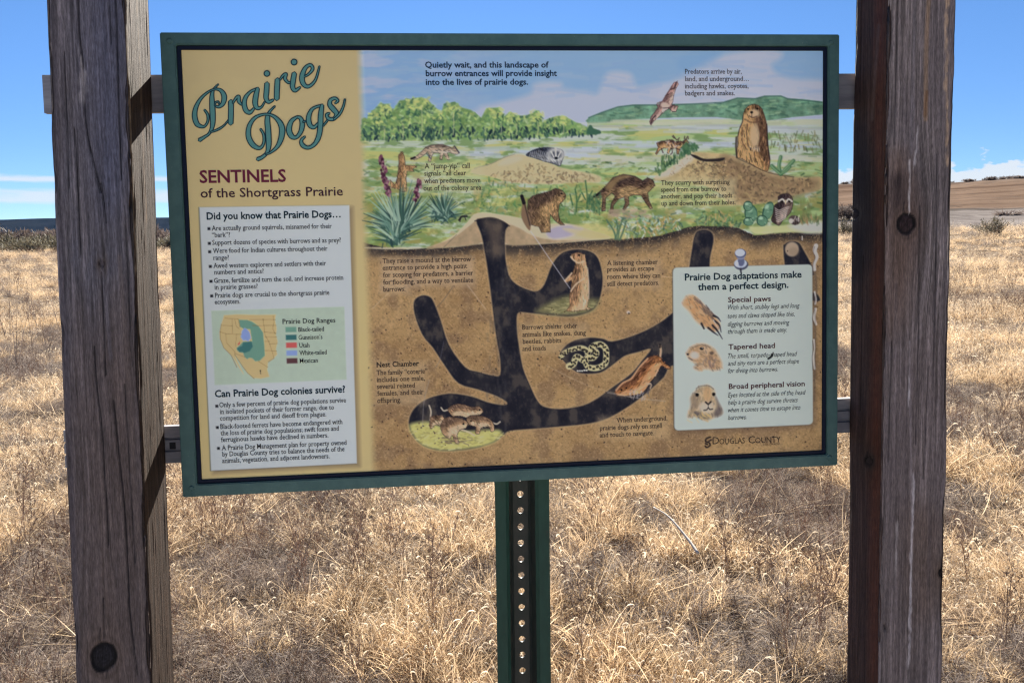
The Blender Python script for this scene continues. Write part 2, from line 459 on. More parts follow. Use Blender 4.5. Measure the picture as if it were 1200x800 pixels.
# soil
soil = np.empty_like(C); soil[:] = (162, 129, 86)
smix(soil, sm(f1, 0.35, 0.65) * 0.55, (138, 106, 70)); smix(soil, sm(f2, 0.45, 0.75) * 0.4, (172, 140, 98))
smix(soil, sm(fbm(X / 22, Y / 22, 31), 0.5, 0.7) * 0.45, (112, 88, 70))
hx = np.array([400, 427, 447, 480, 522, 564, 594, 635, 672, 700, 742, 774, 795, 810, 840, 862, 874, 885, 907, 930, 945, 975])
hy = np.array([282, 284, 290, 292, 289.5, 284, 286.5, 285.5, 282, 280, 279.5, 276, 269.5, 265.5, 265, 266.5, 271, 275.5, 274, 272.5, 274, 272])
soil_y = np.interp(X, hx, hy) + (fbm(X / 9, 0 * X, 41) - 0.5) * 3.0
dpt = Y - soil_y
smix(soil, sm(dpt, 26, 3) * 0.6, (92, 78, 64)); smix(soil, sm(dpt, 13, 1) * 0.9, (46, 44, 50)); smix(soil, sm(fbm(X / 1.7, Y / 1.7, 33, 2), 0.5, 0.75) * 0.32, (108, 80, 54)); smix(soil, sm(fbm(X / 1.5 + 9, Y / 1.5, 34, 2), 0.55, 0.8) * 0.4, (186, 154, 110)); smix(soil, sm(f2, 0.5, 0.6) * sm(dpt, 22, 4) * 0.6, (70, 64, 62))
ms = sm(dpt, -0.8, 0.8)
paint = paint * (1 - ms[:, None]) + soil * ms[:, None]
C[:] = C * (1 - pic[:, None]) + paint * pic[:, None]

# hill and its band
A.fill([(686, 142), (690, 138), (705, 132), (724, 125.5), (742, 123), (780, 123), (795, 122.5), (817, 121.8), (840, 121.8), (848, 120), (864, 115), (885, 115.8), (896, 112.8), (915, 112.6), (923, 115.8), (942, 116.5), (970, 120), (970, 134), (930, 137.5), (900, 141.5), (865, 140.5), (840, 137.5), (790, 138), (750, 140), (715, 144), (690, 145)], (98, 136, 112), 0.8, 1, False, 0.28, 7, 3)
A.dabs(150, [(700, 136), (745, 126), (820, 124), (865, 118), (920, 115), (962, 123), (962, 132), (900, 137), (840, 134), (750, 137)], [(58, 98, 84), (120, 155, 118), (70, 112, 92), (140, 165, 130)], (3, 9), (1, 2.4), (-0.3, 0.3), (0.3, 0.7), False)
A.stroke([(690, 138), (705, 132), (724, 125.5), (742, 123.3), (780, 123), (817, 121.8), (848, 120), (864, 115), (885, 115.8), (896, 112.8), (915, 112.6), (923, 115.8), (963, 120)], 1.6, (44, 84, 74), 0.7, 0.8, False)
for y0, y1, col in ((141, 146, (180, 184, 160)), (147, 155, (172, 180, 184)), (166, 173, (168, 178, 190)), (183, 189, (182, 184, 170))):
    A.dabs(40, (700, y0, 962, y1), [col, tuple(np.array(col) * 0.97)], (20, 60), (2, 4), (-0.05, 0.05), (0.3, 0.7))
A.dabs(40, (560, 172, 690, 184), [(168, 178, 192), (176, 184, 190)], (16, 50), (2, 4), (-0.06, 0.06), (0.4, 0.7))
A.dabs(110, (430, 166, 960, 200), [(110, 135, 80), (90, 118, 74), (150, 150, 90)], (3, 9), (0.8, 1.8), (-0.15, 0.15), (0.3, 0.7))
A.dabs(60, (902, 154, 962, 176), [(96, 100, 66), (120, 115, 70), (80, 98, 66)], (2, 7), (0.8, 1.6), (1.0, 2.0), (0.4, 0.8))
# tree belt on the left
tops = [(424, 140), (430, 139), (434, 133), (445, 122), (455, 122), (461, 129), (468, 118), (482, 116), (494, 114), (503, 119), (509, 125), (517, 133), (520, 122), (533, 120), (541, 126), (552, 129), (564, 138), (570, 127), (584, 126), (591, 136), (598, 131), (605, 135), (613, 136), (621, 135), (628, 129), (634, 134), (636, 143), (646, 138), (655, 136), (663, 137), (674, 143), (688, 149), (699, 152), (699, 157), (650, 160.5), (560, 163.5), (424, 164.5)]
A.fill(tops, (112, 146, 86), 1.2, 1, False, 0.2, 5, 4)
A.dabs(900, tops, [(164, 178, 108), (142, 166, 98), (118, 150, 88), (90, 126, 84), (62, 98, 82), (156, 176, 128)], (1.5, 4), (1.4, 3), (-1.5, 1.5), (0.4, 0.9), False)
A.dabs(260, [(424, 152), (470, 148), (520, 150), (560, 151), (600, 150), (640, 150), (699, 154), (699, 158.5), (650, 160.5), (560, 163.5), (424, 164)], [(38, 62, 72), (54, 86, 80), (30, 50, 66), (70, 104, 84)], (2, 5), (1.2, 2.6), (0.8, 2.3), (0.5, 0.9), False)
for px, py in ((450, 125), (484, 120), (495, 118), (532, 124), (582, 130), (629, 133), (655, 140), (440, 135), (510, 131), (600, 136)):
    A.dabs(16, (px - 8, py - 3, px + 8, py + 10), [(186, 190, 112), (172, 184, 112)], (2, 4), (1.5, 3), (-1, 1), (0.4, 0.8))
    A.dabs(9, (px - 1, py + 3, px + 9, py + 18), [(58, 96, 74)], (2, 5), (1, 2.2), (0.6, 2.4), (0.5, 0.8))
for px, y0, y1 in ((494, 124, 160), (472, 145, 163), (450, 150, 163), (578, 142, 156), (587, 146, 158), (531, 133, 158), (605, 146, 159), (660, 145, 157), (630, 143, 158), (517, 148, 160)):
    A.stroke([(px, y0), (px + 0.8, (y0 + y1) / 2), (px, y1)], 1.1, (168, 170, 128), 0.7, 0.7)
A.fill([(690, 148), (693, 147), (696, 151), (703, 153), (703, 157), (688, 157)], (62, 100, 80), 0.8)
# ground cover of the prairie
A.dabs(900, (426, 190, 962, 264), [(70, 108, 62), (104, 130, 66), (140, 150, 80), (88, 118, 74), (56, 90, 60), (170, 176, 116)], (2, 7), (0.9, 2.2), (-0.6, 0.6), (0.3, 0.75))
A.dabs(240, [(560, 212), (610, 214), (650, 218), (690, 222), (700, 256), (660, 258), (610, 250), (560, 246)], [(84, 128, 78), (60, 100, 66), (130, 150, 92), (170, 160, 90)], (2, 6), (1, 2), (0.6, 2.4), (0.4, 0.8))
# far mound and the badger
A.fill([(553, 199), (575, 192), (590, 185), (603, 181), (612, 181), (622, 184), (640, 189), (657, 196), (675, 200), (702, 206), (702, 214), (680, 214), (640, 216), (600, 214), (575, 207), (556, 204)], (186, 172, 132), 1.2, 0.95, True, 0.12, 6, 9)
A.fill([(590, 187), (605, 183), (612, 186), (600, 192), (584, 194)], (206, 198, 172), 2, 0.7)
A.dabs(190, [(575, 205), (600, 200), (625, 192), (650, 198), (690, 206), (700, 213), (640, 215), (595, 213)], [(120, 98, 72), (150, 128, 92), (104, 84, 66), (170, 150, 108)], (1.5, 4), (0.9, 1.8), (-1.5, 1.5), (0.4, 0.8))
A.stroke([(556, 197.5), (575, 192), (590, 185), (603, 181)], 0.9, (120, 110, 100), 0.6)
BADGER, FOX, DOG, HAWK, DEER, OWL, SNAKE, FACT, ADAPT, MAP, PIN = range(1, 12)
NEXT_DOG = [20]
def beast(P, base, dark, light, ident, fur=60, off=(2.0, 2.2), lo=0.75, curve=True, fl=(2, 4.5), fa=(0.6, 2.4), rim=0.5):
    if ident == DOG: NEXT_DOG[0] += 1; ident = NEXT_DOG[0]
    P = np.asarray(P, float); Q = catmull(P, 4, True) if curve else P
    A.fill(Q, dark, 0.8, 1, False, ident=ident)
    i, d = A.sdist(Q, 1); _, d2 = A.sdist(Q + np.array(off), 12)
    j = A.sel(Q[:, 0].min() - 1, Q[:, 0].max() + 1, Q[:, 1].min() - 1, Q[:, 1].max() + 1)
    # modelled light and dark as the illustrator drew it: pale along the back, dark below, then fur strokes picked from the wash
    size = math.sqrt(abs(np.ptp(Q[:, 0]) * np.ptp(Q[:, 1]))); h = min(max(size * 0.12, 1.2), 4.0)
    j = A.sel(Q[:, 0].min() - 6, Q[:, 0].max() + 6, Q[:, 1].min() - 6, Q[:, 1].max() + 6)
    def dist(P_):
        ii, dd = A.sdist(P_, 14); full = np.full(len(X), -14.0); full[ii] = dd; return full
    o_ = np.array(off) / (np.hypot(*off) + 1e-6) * h
    Lt = (dist(Q - o_) - dist(Q + o_)) / (2 * h)
    inner = i[d > 0.25]; lt = Lt[inner]; k = fbm(X[inner] / 3.2, Y[inner] / 3.2, 51) - 0.5
    A.put(inner, base, np.full(len(inner), 0.92)); A.put(inner, light, sm(-lt + k * 0.7, 0.05, 0.8) * 0.85); A.put(inner, dark, sm(lt + k * 0.9, 0.05, 1.0) * 0.62)
    rr = A.rng
    if len(inner):
        for q in inner[rr.integers(0, len(inner), int(fur * 2.4))]:
            a_ = rr.uniform(*fa); L_ = rr.uniform(*fl) / 2; c_ = np.clip(C[q] * rr.choice([0.5, 0.66, 0.8, 1.2, 1.4, 1.55]), 0, 255)
            A.stroke([(X[q] - math.cos(a_) * L_, Y[q] - math.sin(a_) * L_), (X[q] + math.cos(a_) * L_, Y[q] + math.sin(a_) * L_)], rr.uniform(0.45, 0.85), c_, rr.uniform(0.4, 0.85), 0.6, False)
    A.stroke(np.vstack([Q, Q[:1]]), 0.7, dark, rim, 0.7, False)
beast([(616.5, 181.8), (625.5, 175.8), (636, 173.2), (648, 173.6), (658.5, 175.8), (661, 182), (658.5, 188.5), (656, 194.5), (649.5, 192.3), (636, 188.5), (625.5, 184.8)], (70, 74, 88), (34, 38, 54), (150, 150, 150), BADGER, 60, fa=(0.6, 1.2))
A.blob(651.5, 181, 9.5, 7, (222, 220, 212), 0.95); A.blob(651.5, 181.5, 6.8, 4.8, (60, 64, 78), 0.9); A.stroke([(651, 174), (651.5, 183)], 2, (230, 228, 220), 0.9); A.stroke([(646, 178), (649, 184)], 1.3, (225, 222, 214), 0.9); A.stroke([(657, 178), (654, 184)], 1.3, (225, 222, 214), 0.9); A.blob(651.8, 185.5, 1.8, 1.4, (25, 25, 35), 1)
for q in range(9): A.stroke([(622 + q * 2.4, 176.5 + abs(q - 4) * 0.6), (620.5 + q * 2.4, 183)], 0.8, (190, 188, 182), 0.6)
# mounds in front
A.fill([(430, 290), (455, 292), (500, 290), (530, 277), (545, 263), (560, 249.5), (590, 252), (612, 256), (640, 262), (665, 262), (690, 269), (716, 278.5), (690, 282), (640, 285.5), (594, 286.5), (560, 286), (520, 290)], (196, 184, 152), 1.0, 1, True, 0.08, 9, 12)
A.fill([(500, 291), (530, 279), (548, 266), (559, 258), (565, 262), (566, 284), (522, 290)], (158, 134, 104), 1.2, 0.95, True, 0.12, 6, 13)
A.fill([(593, 264), (606, 266), (625, 276), (650, 281), (690, 281), (640, 285.5), (594, 286.5)], (160, 136, 106), 1.2, 0.95, True, 0.12, 6, 14)
A.fill([(640, 273), (650, 266), (668, 264), (684, 268), (668, 277), (648, 280)], (150, 142, 172), 2, 0.8); A.fill([(660, 268), (690, 270), (712, 278), (690, 280)], (198, 184, 120), 2, 0.6)
A.fill([(766, 210), (780, 200.5), (795, 190), (804, 181), (813, 178), (845, 180), (863, 184), (880, 192), (897, 200), (910, 204), (925, 207), (945, 208), (962, 208), (962, 222), (935, 228), (905, 236), (880, 240), (855, 240), (845, 228), (815, 214), (790, 213)], (178, 156, 112), 1.3, 0.97, True, 0.14, 7, 15)
A.fill([(768, 208), (790, 194), (804, 183), (812, 181), (812, 187), (800, 197), (785, 206)], (206, 200, 186), 2, 0.85)
A.fill([(845, 183), (863, 186), (880, 194), (900, 203), (930, 209), (958, 210), (955, 222), (930, 230), (900, 236), (868, 236), (852, 222), (838, 204)], (132, 106, 78), 5, 0.85, True, 0.2, 5, 16)
A.dabs(420, [(815, 190), (850, 186), (880, 195), (905, 206), (950, 210), (950, 222), (900, 236), (868, 238), (845, 220), (815, 205)], [(96, 76, 60), (140, 112, 80), (164, 140, 96), (84, 72, 60)], (1.2, 3.5), (0.8, 1.9), (-1.5, 1.5), (0.4, 0.85))
A.dabs(160, [(795, 192), (812, 184), (850, 188), (850, 212), (815, 212), (785, 208)], [(150, 120, 78), (196, 176, 130), (126, 100, 72)], (1, 2.6), (0.6, 1.2), (-1.5, 1.5), (0.4, 0.8))
A.fill([(809, 181), (815, 182), (825, 186), (838, 186), (849, 185), (846, 188.8), (832, 189.6), (822, 188.6), (813, 184.6)], (52, 46, 48), 0.8)
A.stroke([(863, 185), (880, 193), (897, 201), (912, 205), (930, 207.5)], 1.2, (78, 64, 56), 0.7)
# animals of the prairie
beast([(538, 179.5), (535, 175), (532.5, 171), (530, 174), (526, 172), (518.5, 169.3), (505, 170), (499, 172.5), (494, 178), (488, 183), (482, 186), (486, 187.6), (493, 184.5), (499, 180), (501, 178), (503, 182), (502, 189), (504.5, 189.5), (506, 183), (508, 179.5), (514, 179.5), (516, 180), (515.5, 187), (517.5, 187.5), (520, 180), (522, 184), (525, 187.5), (526.5, 187), (524, 179), (526, 178.5), (531, 180), (535, 181)], (168, 146, 122), (74, 62, 60), (204, 190, 172), FOX, 55, (1.2, 1.6), curve=False, fa=(-0.4, 0.6))
A.stroke([(482, 186), (486, 184.8)], 2.5, (44, 40, 46)); A.stroke([(500, 180), (505, 186)], 1.4, (70, 74, 96), 0.8); A.stroke([(533, 172), (538, 179)], 1.4, (60, 58, 70), 0.8)
beast([(471.3, 177.6), (467, 182), (467.5, 190), (466.8, 199), (465.3, 209.5), (463, 217), (457, 211), (458.5, 220), (466, 221), (471, 225), (475.8, 224), (476.5, 215.5), (475.8, 209.5), (477, 200.5), (485.5, 201), (483, 198.5), (488.5, 195), (475, 193.6), (474, 184)], (156, 118, 78), (78, 60, 54), (190, 156, 110), DOG, 50, curve=False)
beast([(663, 228.3), (658.5, 223), (651, 220.8), (643.5, 224.5), (634.5, 226.8), (624, 229.8), (618.8, 235), (618, 244), (619.5, 253), (622.5, 263.5), (631.5, 265.8), (634.5, 272.5), (645, 271.8), (644.3, 257.5), (645, 251.5), (651, 259), (657, 263.5), (661.5, 263.5), (655.5, 257.5), (654, 248.5), (655.5, 239.5), (658.5, 236.5), (662.3, 232.8)], (118, 92, 66), (58, 46, 46), (158, 126, 84), DOG, 150, (1.6, 2.4), curve=False)
A.fill([(611, 228.5), (615.8, 235), (617.5, 246), (622, 257), (621, 270), (615, 263.5), (610.8, 253), (612, 240)], (124, 98, 76), 0.9, 1, ident=NEXT_DOG[0]); A.stroke([(611.5, 230), (614, 238)], 4.0, (38, 34, 40)); A.stroke([(615, 240), (618, 252), (621, 264)], 1.6, (66, 52, 50), 0.8)
A.blob(658, 226.5, 1.4, 1.2, (20, 18, 22)); A.stroke([(656.5, 225.4), (659.8, 225.6)], 0.7, (190, 170, 130), 0.8); A.stroke([(660, 231), (663, 230)], 0.8, (40, 32, 34), 0.9)
beast([(696, 230.5), (709.5, 218.5), (718.5, 208), (730.5, 204.3), (744, 206.5), (753, 211.8), (759, 208.6), (765, 211), (767.3, 217), (763.5, 221.5), (759, 226), (759.8, 233.5), (764.5, 244), (762, 245), (756, 236.5), (751.5, 229), (742.5, 228.3), (736.5, 230.5), (737, 239.5), (731.5, 247), (730, 245), (732.8, 238), (732, 231), (724.5, 233.5), (718.8, 241), (718, 250), (714.8, 250.5), (716.3, 238), (721.5, 229.8), (717, 226), (709.8, 232), (709, 247), (705, 247.5), (706.5, 231), (699, 232.2)], (104, 80, 62), (52, 42, 46), (152, 124, 84), DOG, 130, (1.4, 2.2), curve=False, fa=(-0.5, 0.9))
A.stroke([(696, 230.5), (702, 227)], 2.6, (34, 30, 36)); A.fill([(709, 220), (718, 210), (730, 205.5), (738, 207), (726, 212), (716, 222)], (150, 122, 82), 1.6, 0.7)
A.dabs(50, (715, 246, 760, 256), [(170, 150, 130), (150, 130, 110)], (4, 10), (1.5, 3), (-0.3, 0.3), (0.3, 0.6))
beast([(769.5, 168), (775, 165.5), (787, 164.5), (793, 166), (800, 166), (804, 163), (807.5, 167.5), (801, 171), (797, 174), (795, 181), (793, 180), (793, 174), (786, 174), (783.5, 180), (782, 179.5), (783, 174), (778, 173.5), (773, 176), (769.5, 181), (768.3, 180), (771.5, 173)], (150, 112, 74), (60, 44, 46), (180, 146, 100), DEER, 22, (0.8, 1.2), curve=False)
for s_ in ([(789, 159), (793, 164), (796, 162)], [(802, 163), (802.5, 160)], [(804, 163), (806, 160), (806.5, 163)], [(787, 170), (788, 178), (786, 181)], [(797, 169), (792, 173), (797, 176)], [(790, 162), (788, 160)], [(775, 174), (777, 179)]): A.stroke(s_, 1.1, (66, 48, 52), 0.9)
A.dabs(26, (782, 163, 802, 176), [(90, 66, 64), (200, 190, 180), (60, 46, 50)], (1.5, 4), (0.7, 1.3), (-1.5, 1.5), (0.5, 0.9))
beast([(793.5, 96), (795, 99), (792, 104), (789.5, 112), (788.5, 119), (787, 123), (794.5, 125), (792, 131), (788, 131), (784, 127), (778, 131), (772, 137), (766, 142), (763, 146.5), (761.3, 143), (763, 137), (767, 132), (771, 126), (769.5, 122.5), (773, 119.8), (776, 119), (780, 112), (784, 106), (787, 101), (790, 97)], (158, 122, 112), (82, 56, 62), (214, 190, 176), HAWK, 50, (0.8, 0.9), curve=False, fa=(1.8, 2.6))
A.blob(779, 123.5, 4.5, 3, (220, 200, 184), 0.8, 0.2); A.blob(771.5, 121.5, 2, 1.6, (120, 116, 116)); A.stroke([(792.5, 97), (790.5, 103), (786, 105)], 1.3, (60, 40, 48), 0.9); A.stroke([(762.5, 145), (765, 139), (768, 136)], 1.8, (60, 42, 50), 0.8); A.stroke([(777, 127), (785, 126), (790, 123)], 1.2, (70, 44, 48), 0.9)
big = [(883.5, 122.5), (876, 125.5), (871.5, 133), (870, 143.5), (867, 151), (864.8, 160), (864.3, 172), (863.3, 183.3), (870, 186.3), (879, 191.5), (886.5, 196), (897, 200.5), (900.8, 197.5), (902.3, 187), (900, 172), (899.3, 160), (898.5, 146.5), (895.5, 134.5), (891, 125.5)]
beast(big, (152, 114, 72), (70, 50, 44), (190, 150, 100), DOG, 260, (-1.8, 1.2), fa=(1.1, 2.0))
A.blob(884.5, 160, 5.5, 15, (198, 170, 132), 0.8, 0, 1.2); A.blob(884, 133, 6, 4.6, (206, 178, 140), 0.8); A.blob(880.8, 131.8, 1.7, 1.4, (26, 20, 22)); A.blob(887.5, 127.6, 1.3, 1.1, (26, 20, 22)); A.blob(876.8, 128, 1.2, 1.1, (40, 30, 30)); A.stroke([(878, 136), (882, 138), (887, 136.5)], 1, (84, 60, 52), 0.9); A.stroke([(881, 133), (881, 137)], 0.8, (70, 50, 46), 0.8); A.stroke([(873, 140), (880, 143.5), (889, 143)], 2.0, (96, 68, 52), 0.6)
for s_ in ([(876, 146), (875, 158), (877, 170), (879.5, 175)], [(889, 146), (891, 158), (889.5, 170), (886, 175)], [(870, 150), (870, 166), (875, 175)], [(897, 150), (896, 166), (890, 176)], [(878, 180), (881, 190)], [(884, 178), (884.5, 190)]): A.stroke(s_, 1.3, (84, 58, 46), 0.75)
A.stroke([(863, 161), (862.5, 172), (863.5, 184)], 2.2, (60, 48, 46), 0.85); A.stroke([(864.5, 160), (866.5, 151), (870, 142), (871.5, 133)], 0.8, (40, 34, 40), 0.6); A.stroke([(898.5, 146), (900, 172), (902, 187)], 1.4, (46, 36, 42), 0.7)
A.dabs(20, (878, 172, 890, 177), [(220, 200, 170), (60, 44, 40)], (1.5, 3), (0.6, 1), (1.3, 1.9), (0.5, 0.9))
# plants
def leaf(P, w, c, hi): A.stroke(P, w, c, 0.95, 0.8); A.stroke([(p[0] - 0.7, p[1]) for p in P], w * 0.35, hi, 0.6, 0.8)
for tip, m in (((915, 184), (913, 194)), ((930, 188.5), (923, 196)), ((904.5, 194.5), (909, 199)), ((926, 196), (921, 201))):
    leaf([(915, 204), m, tip], 4.2 if tip[0] != 926 else 2.6, (70, 112, 78), (150, 176, 130))
for P_ in ([(686, 212), (688, 228), (688, 244)], [(694, 224), (690, 232), (688, 238)], [(682, 226), (686, 234)], [(674, 222), (676, 235), (675, 248)], [(680, 228), (677, 236)], [(668, 228), (671, 240)], [(695, 232), (690, 236)]): A.stroke(P_, 1.7, (66, 104, 70), 0.9)
A.dabs(70, (690, 228, 704, 250), [(60, 98, 70), (88, 122, 84)], (2, 5), (1, 2), (0.8, 2.2), (0.4, 0.8))
A.dabs(60, [(768, 205), (772, 190), (778, 183), (795, 180), (800, 184), (785, 196)], [(60, 96, 66), (86, 118, 74), (44, 78, 60)], (2.5, 6), (1, 2), (1.1, 2.2), (0.5, 0.9))
A.dabs(130, [(800, 172), (806, 168), (818, 172), (812, 177), (798, 184)], [(58, 96, 70), (84, 120, 80)], (2, 5), (1, 1.8), (0.8, 2), (0.4, 0.8))
A.dabs(240, [(712, 262), (735, 254), (765, 252), (795, 256), (800, 266), (770, 275), (742, 279), (722, 277)], [(150, 170, 160), (104, 134, 112), (64, 96, 86), (190, 196, 190), (186, 150, 100)], (2, 5), (0.9, 1.7), (0.2, 2.9), (0.5, 0.9))
A.dabs(110, [(813, 262), (825, 250), (845, 247), (862, 258), (866, 265), (840, 264)], [(84, 120, 84), (120, 150, 110), (54, 86, 70), (176, 150, 100)], (2, 6), (0.9, 1.8), (0.3, 2.8), (0.5, 0.9))
A.fill([(700, 278), (690, 270), (672, 265), (700, 262), (735, 276), (725, 281)], (202, 188, 128), 2, 0.6)
for P_ in ([(722, 280), (719, 270), (711, 258)], [(724, 280), (726, 268), (730, 256)], [(726, 281), (730, 272), (733, 262)], [(721, 280), (724, 270), (722, 258)]): A.stroke(P_, 2.0, (80, 110, 86), 0.9)
A.fill([(878, 266), (890, 265), (930, 263), (965, 259), (965, 273), (930, 272), (907, 273.5), (885, 274.5)], (196, 194, 140), 1.5, 0.8); A.fill([(925, 264), (965, 259), (965, 272), (940, 272)], (176, 176, 186), 3, 0.7)
A.dabs(60, (938, 252, 962, 262), [(84, 104, 70), (130, 130, 80), (170, 130, 90)], (2, 6), (0.8, 1.5), (1.1, 2.1), (0.4, 0.8)); A.dabs(20, (938, 236, 950, 258), [(120, 120, 76)], (6, 12), (0.6, 1), (1.2, 1.8), (0.4, 0.7))
for cx_, cy_, rx, ry, an in ((880, 250, 7, 9.5, -0.15), (900, 247, 5.5, 10.5, 0.35), (876.5, 241.5, 5, 5.5, 0), (877, 259.5, 5.5, 4.5, 0), (893, 258.5, 6, 6, 0)):
    A.blob(cx_, cy_, rx + 0.6, ry + 0.6, (52, 86, 72), 1, an, 6); A.blob(cx_ + 0.5, cy_ + 0.6, rx - 0.4, ry - 0.4, (92, 132, 106), 0.95, an, 3); A.blob(cx_ - 1.5, cy_ - ry * 0.45, rx * 0.45, ry * 0.3, (170, 196, 168), 0.7, an)
    A.dabs(8, (cx_ - rx, cy_ - ry, cx_ + rx, cy_ + ry), [(54, 92, 78), (150, 178, 150)], (1, 2), (0.6, 1), (-1, 1), (0.4, 0.7))
beast([(912, 230.5), (918, 227.3), (925.5, 228.3), (928.8, 233.5), (928.5, 242.5), (925.5, 250), (918, 257.5), (913.5, 263.5), (909, 262.5), (904, 258), (906, 250), (907.5, 241), (912, 237)], (84, 66, 64), (46, 38, 44), (118, 98, 90), OWL, 40, (1, 1.2))
A.stroke([(912.5, 236), (917, 233.5), (920.5, 237), (924, 233.5), (928, 236)], 1.7, (232, 226, 214), 0.95); A.blob(916.3, 236.2, 1.3, 1.1, (40, 32, 30)); A.blob(925, 236.2, 1.3, 1.1, (40, 32, 30)); A.stroke([(920.5, 235), (920.7, 239)], 1.1, (220, 200, 150), 0.9)
for q in range(7): A.stroke([(908.5 + q * 0.3, 244 + q * 2.5), (913, 246.5 + q * 2.2), (919, 244 + q * 2.1), (924 - q * 0.6, 242.5 + q * 2.0)], 0.9, (222, 212, 200), 0.7)
A.blob(931, 258, 7, 5.5, (88, 72, 70), 1, 0.3, 4, OWL); A.blob(927, 259, 2.6, 2.8, (210, 204, 196), 0.9); A.dabs(14, (929, 254, 937, 262), [(220, 210, 200), (50, 40, 44)], (1.5, 3.5), (0.7, 1.1), (1.1, 2), (0.5, 0.9))
def yucca(bx, by, n, l0, l1, seed, sq=1.0):
    r = np.random.default_rng(seed)
    for k in range(n):
        a = math.pi * (0.02 + 0.96 * ((k + r.random()) / n)); L = r.uniform(l0, l1) * (0.72 + 0.28 * math.sin(a))
        tx, ty = bx + math.cos(a) * L * sq, by - math.sin(a) * L
        mx, my = bx + math.cos(a) * L * 0.5 + r.uniform(-2, 2), by - math.sin(a) * L * 0.55 - r.uniform(0, 2)
        c_ = ((60, 92, 82), (92, 128, 114), (128, 156, 140), (46, 74, 72), (150, 172, 150))[r.integers(5)]
        A.stroke([(bx + r.uniform(-6, 6) * sq, by + r.uniform(-3, 3), 2.6), (mx, my, 2.0), (tx, ty, 0.5)], None, c_, 0.92, 0.7)
    A.dabs(int(n * 0.6), (bx - 14 * sq, by - 8, bx + 14 * sq, by + 4), [(40, 66, 70), (60, 92, 84)], (3, 8), (0.9, 1.8), (0.3, 2.8), (0.5, 0.9))
yucca(518.5, 256, 60, 20, 34, 3, 0.95)
A.stroke([(446, 183), (451, 205), (455.5, 232), (459, 250)], 1.6, (86, 60, 70)); A.stroke([(491, 212), (488, 232), (484, 248)], 1.6, (86, 60, 70))
yucca(467, 270, 95, 36, 62, 4, 0.9); yucca(462, 284, 30, 22, 44, 5, 1.0)
for (xa, ya), (xb_, yb_), n in (((445.8, 183), (456, 230), 60), ((491, 211), (487.3, 236), 32)):
    for k in range(n):
        t = k / n; w = 1.2 + 2.6 * min(1, t * 4) * (1 - 0.3 * t); q = A.rng.uniform(-1, 1)
        A.blob(xa + (xb_ - xa) * t + q * w, ya + (yb_ - ya) * t, 1.5, 1.9, ((96, 50, 72), (124, 76, 96), (70, 36, 56), (150, 108, 120))[A.rng.integers(4)], 0.9)
A.stroke([(538, 258), (541, 254), (547, 253.5)], 2.2, (46, 44, 50)); A.stroke([(544, 252), (552, 250)], 0.8, (60, 70, 60), 0.8); A.stroke([(540, 256), (539, 260)], 0.7, (40, 40, 46)); A.stroke([(545, 255), (546, 258)], 0.7, (40, 40, 46))

# below ground: tunnels and chambers
NAVY = (43, 43, 54); EDGE = (176, 148, 112)
tun = [
    [(558, 258.5), (566, 256), (577, 255.5), (588, 259), (596, 264), (592.5, 270), (591.5, 285), (592, 300), (596, 322), (605, 333), (620, 340), (630, 341), (638, 333), (645.5, 313.5), (653, 301.5), (662, 295), (677, 292.3), (692, 295), (701, 303), (705.5, 319.5), (706, 334.5), (702, 352), (695, 363), (680, 369), (665, 370.7), (644, 369), (620, 366.5), (608, 366), (605.5, 374), (606, 390), (608, 403), (612.5, 430), (621.5, 452.5), (630.5, 470.5), (639.5, 477), (657.5, 479), (683, 475), (701, 466), (717.5, 454), (740, 437.5), (752, 423), (763, 408.6), (749, 412), (734, 416), (726, 421), (710, 433), (699, 437.2), (680, 437), (668, 430), (656.3, 416), (662, 406), (674, 398.5), (692, 395.5), (707, 397), (717, 400), (740, 394), (765, 383), (785, 369), (800, 352), (812, 300), (830, 316), (830, 430), (788, 428), (778, 441.6), (756, 461.4), (738, 475), (714, 489), (690, 496), (650, 500), (620, 502.5), (598, 504.5), (590, 509), (579, 518), (552.5, 525.8), (519, 528), (496, 522), (483, 509), (479, 494), (485, 479), (500, 467.5), (526, 461), (552.5, 464.5), (571, 471), (590, 474.5), (594, 471), (582.5, 464), (560, 456), (537.5, 449), (522.5, 430), (507.5, 407.5), (495, 392), (486, 368), (485, 354.5), (489, 348.5), (496.5, 346), (504, 348), (508.5, 354.5), (516, 374), (526, 404), (545, 430), (560, 435.6), (578, 440), (586, 439), (586, 420), (581, 390), (575, 342), (569, 300), (564, 275)],
    [(808, 330), (811, 292), (815, 274), (821, 270), (829, 270), (835, 274), (836, 284), (832, 302), (829, 330)],
    [(918, 291), (920, 286), (926, 283), (935, 284), (941, 292), (954, 322), (924, 322)],
    [(952, 343), (958, 345), (961, 352), (952, 352)]]
for P in tun:
    Q = catmull(P, 3, True)
    A.stroke(np.vstack([Q, Q[:1]]), 2.6, EDGE, 0.55, 1.2, False)
    i, d = A.fill(Q, NAVY, 0.9, 1, False)
    ins = i[d > 1]
    k = fbm(X[ins] / 11, Y[ins] / 14, 61)
    A.put(ins, (92, 82, 74), sm(k, 0.48, 0.75) * 0.6); k2 = fbm(X[ins] / 2.2, Y[ins] / 3.5, 62, 3); A.put(ins, (84, 76, 70), sm(k2, 0.55, 0.8) * 0.35); A.put(ins, (28, 30, 46), sm(k, 0.45, 0.25) * 0.5)
A.stroke([(556.5, 259), (566, 256), (577, 255.3), (588, 259), (597, 265)], 1.2, (44, 40, 46), 0.8)
A.fill([(566, 260), (576, 258), (588, 262), (589, 272), (586, 300), (576, 300), (572, 275)], (108, 92, 78), 5, 0.6)
A.blob(928, 292, 8, 8.5, (168, 146, 122), 0.95, 0.2, 3); A.blob(930, 295, 6, 5, (140, 118, 98), 0.6)
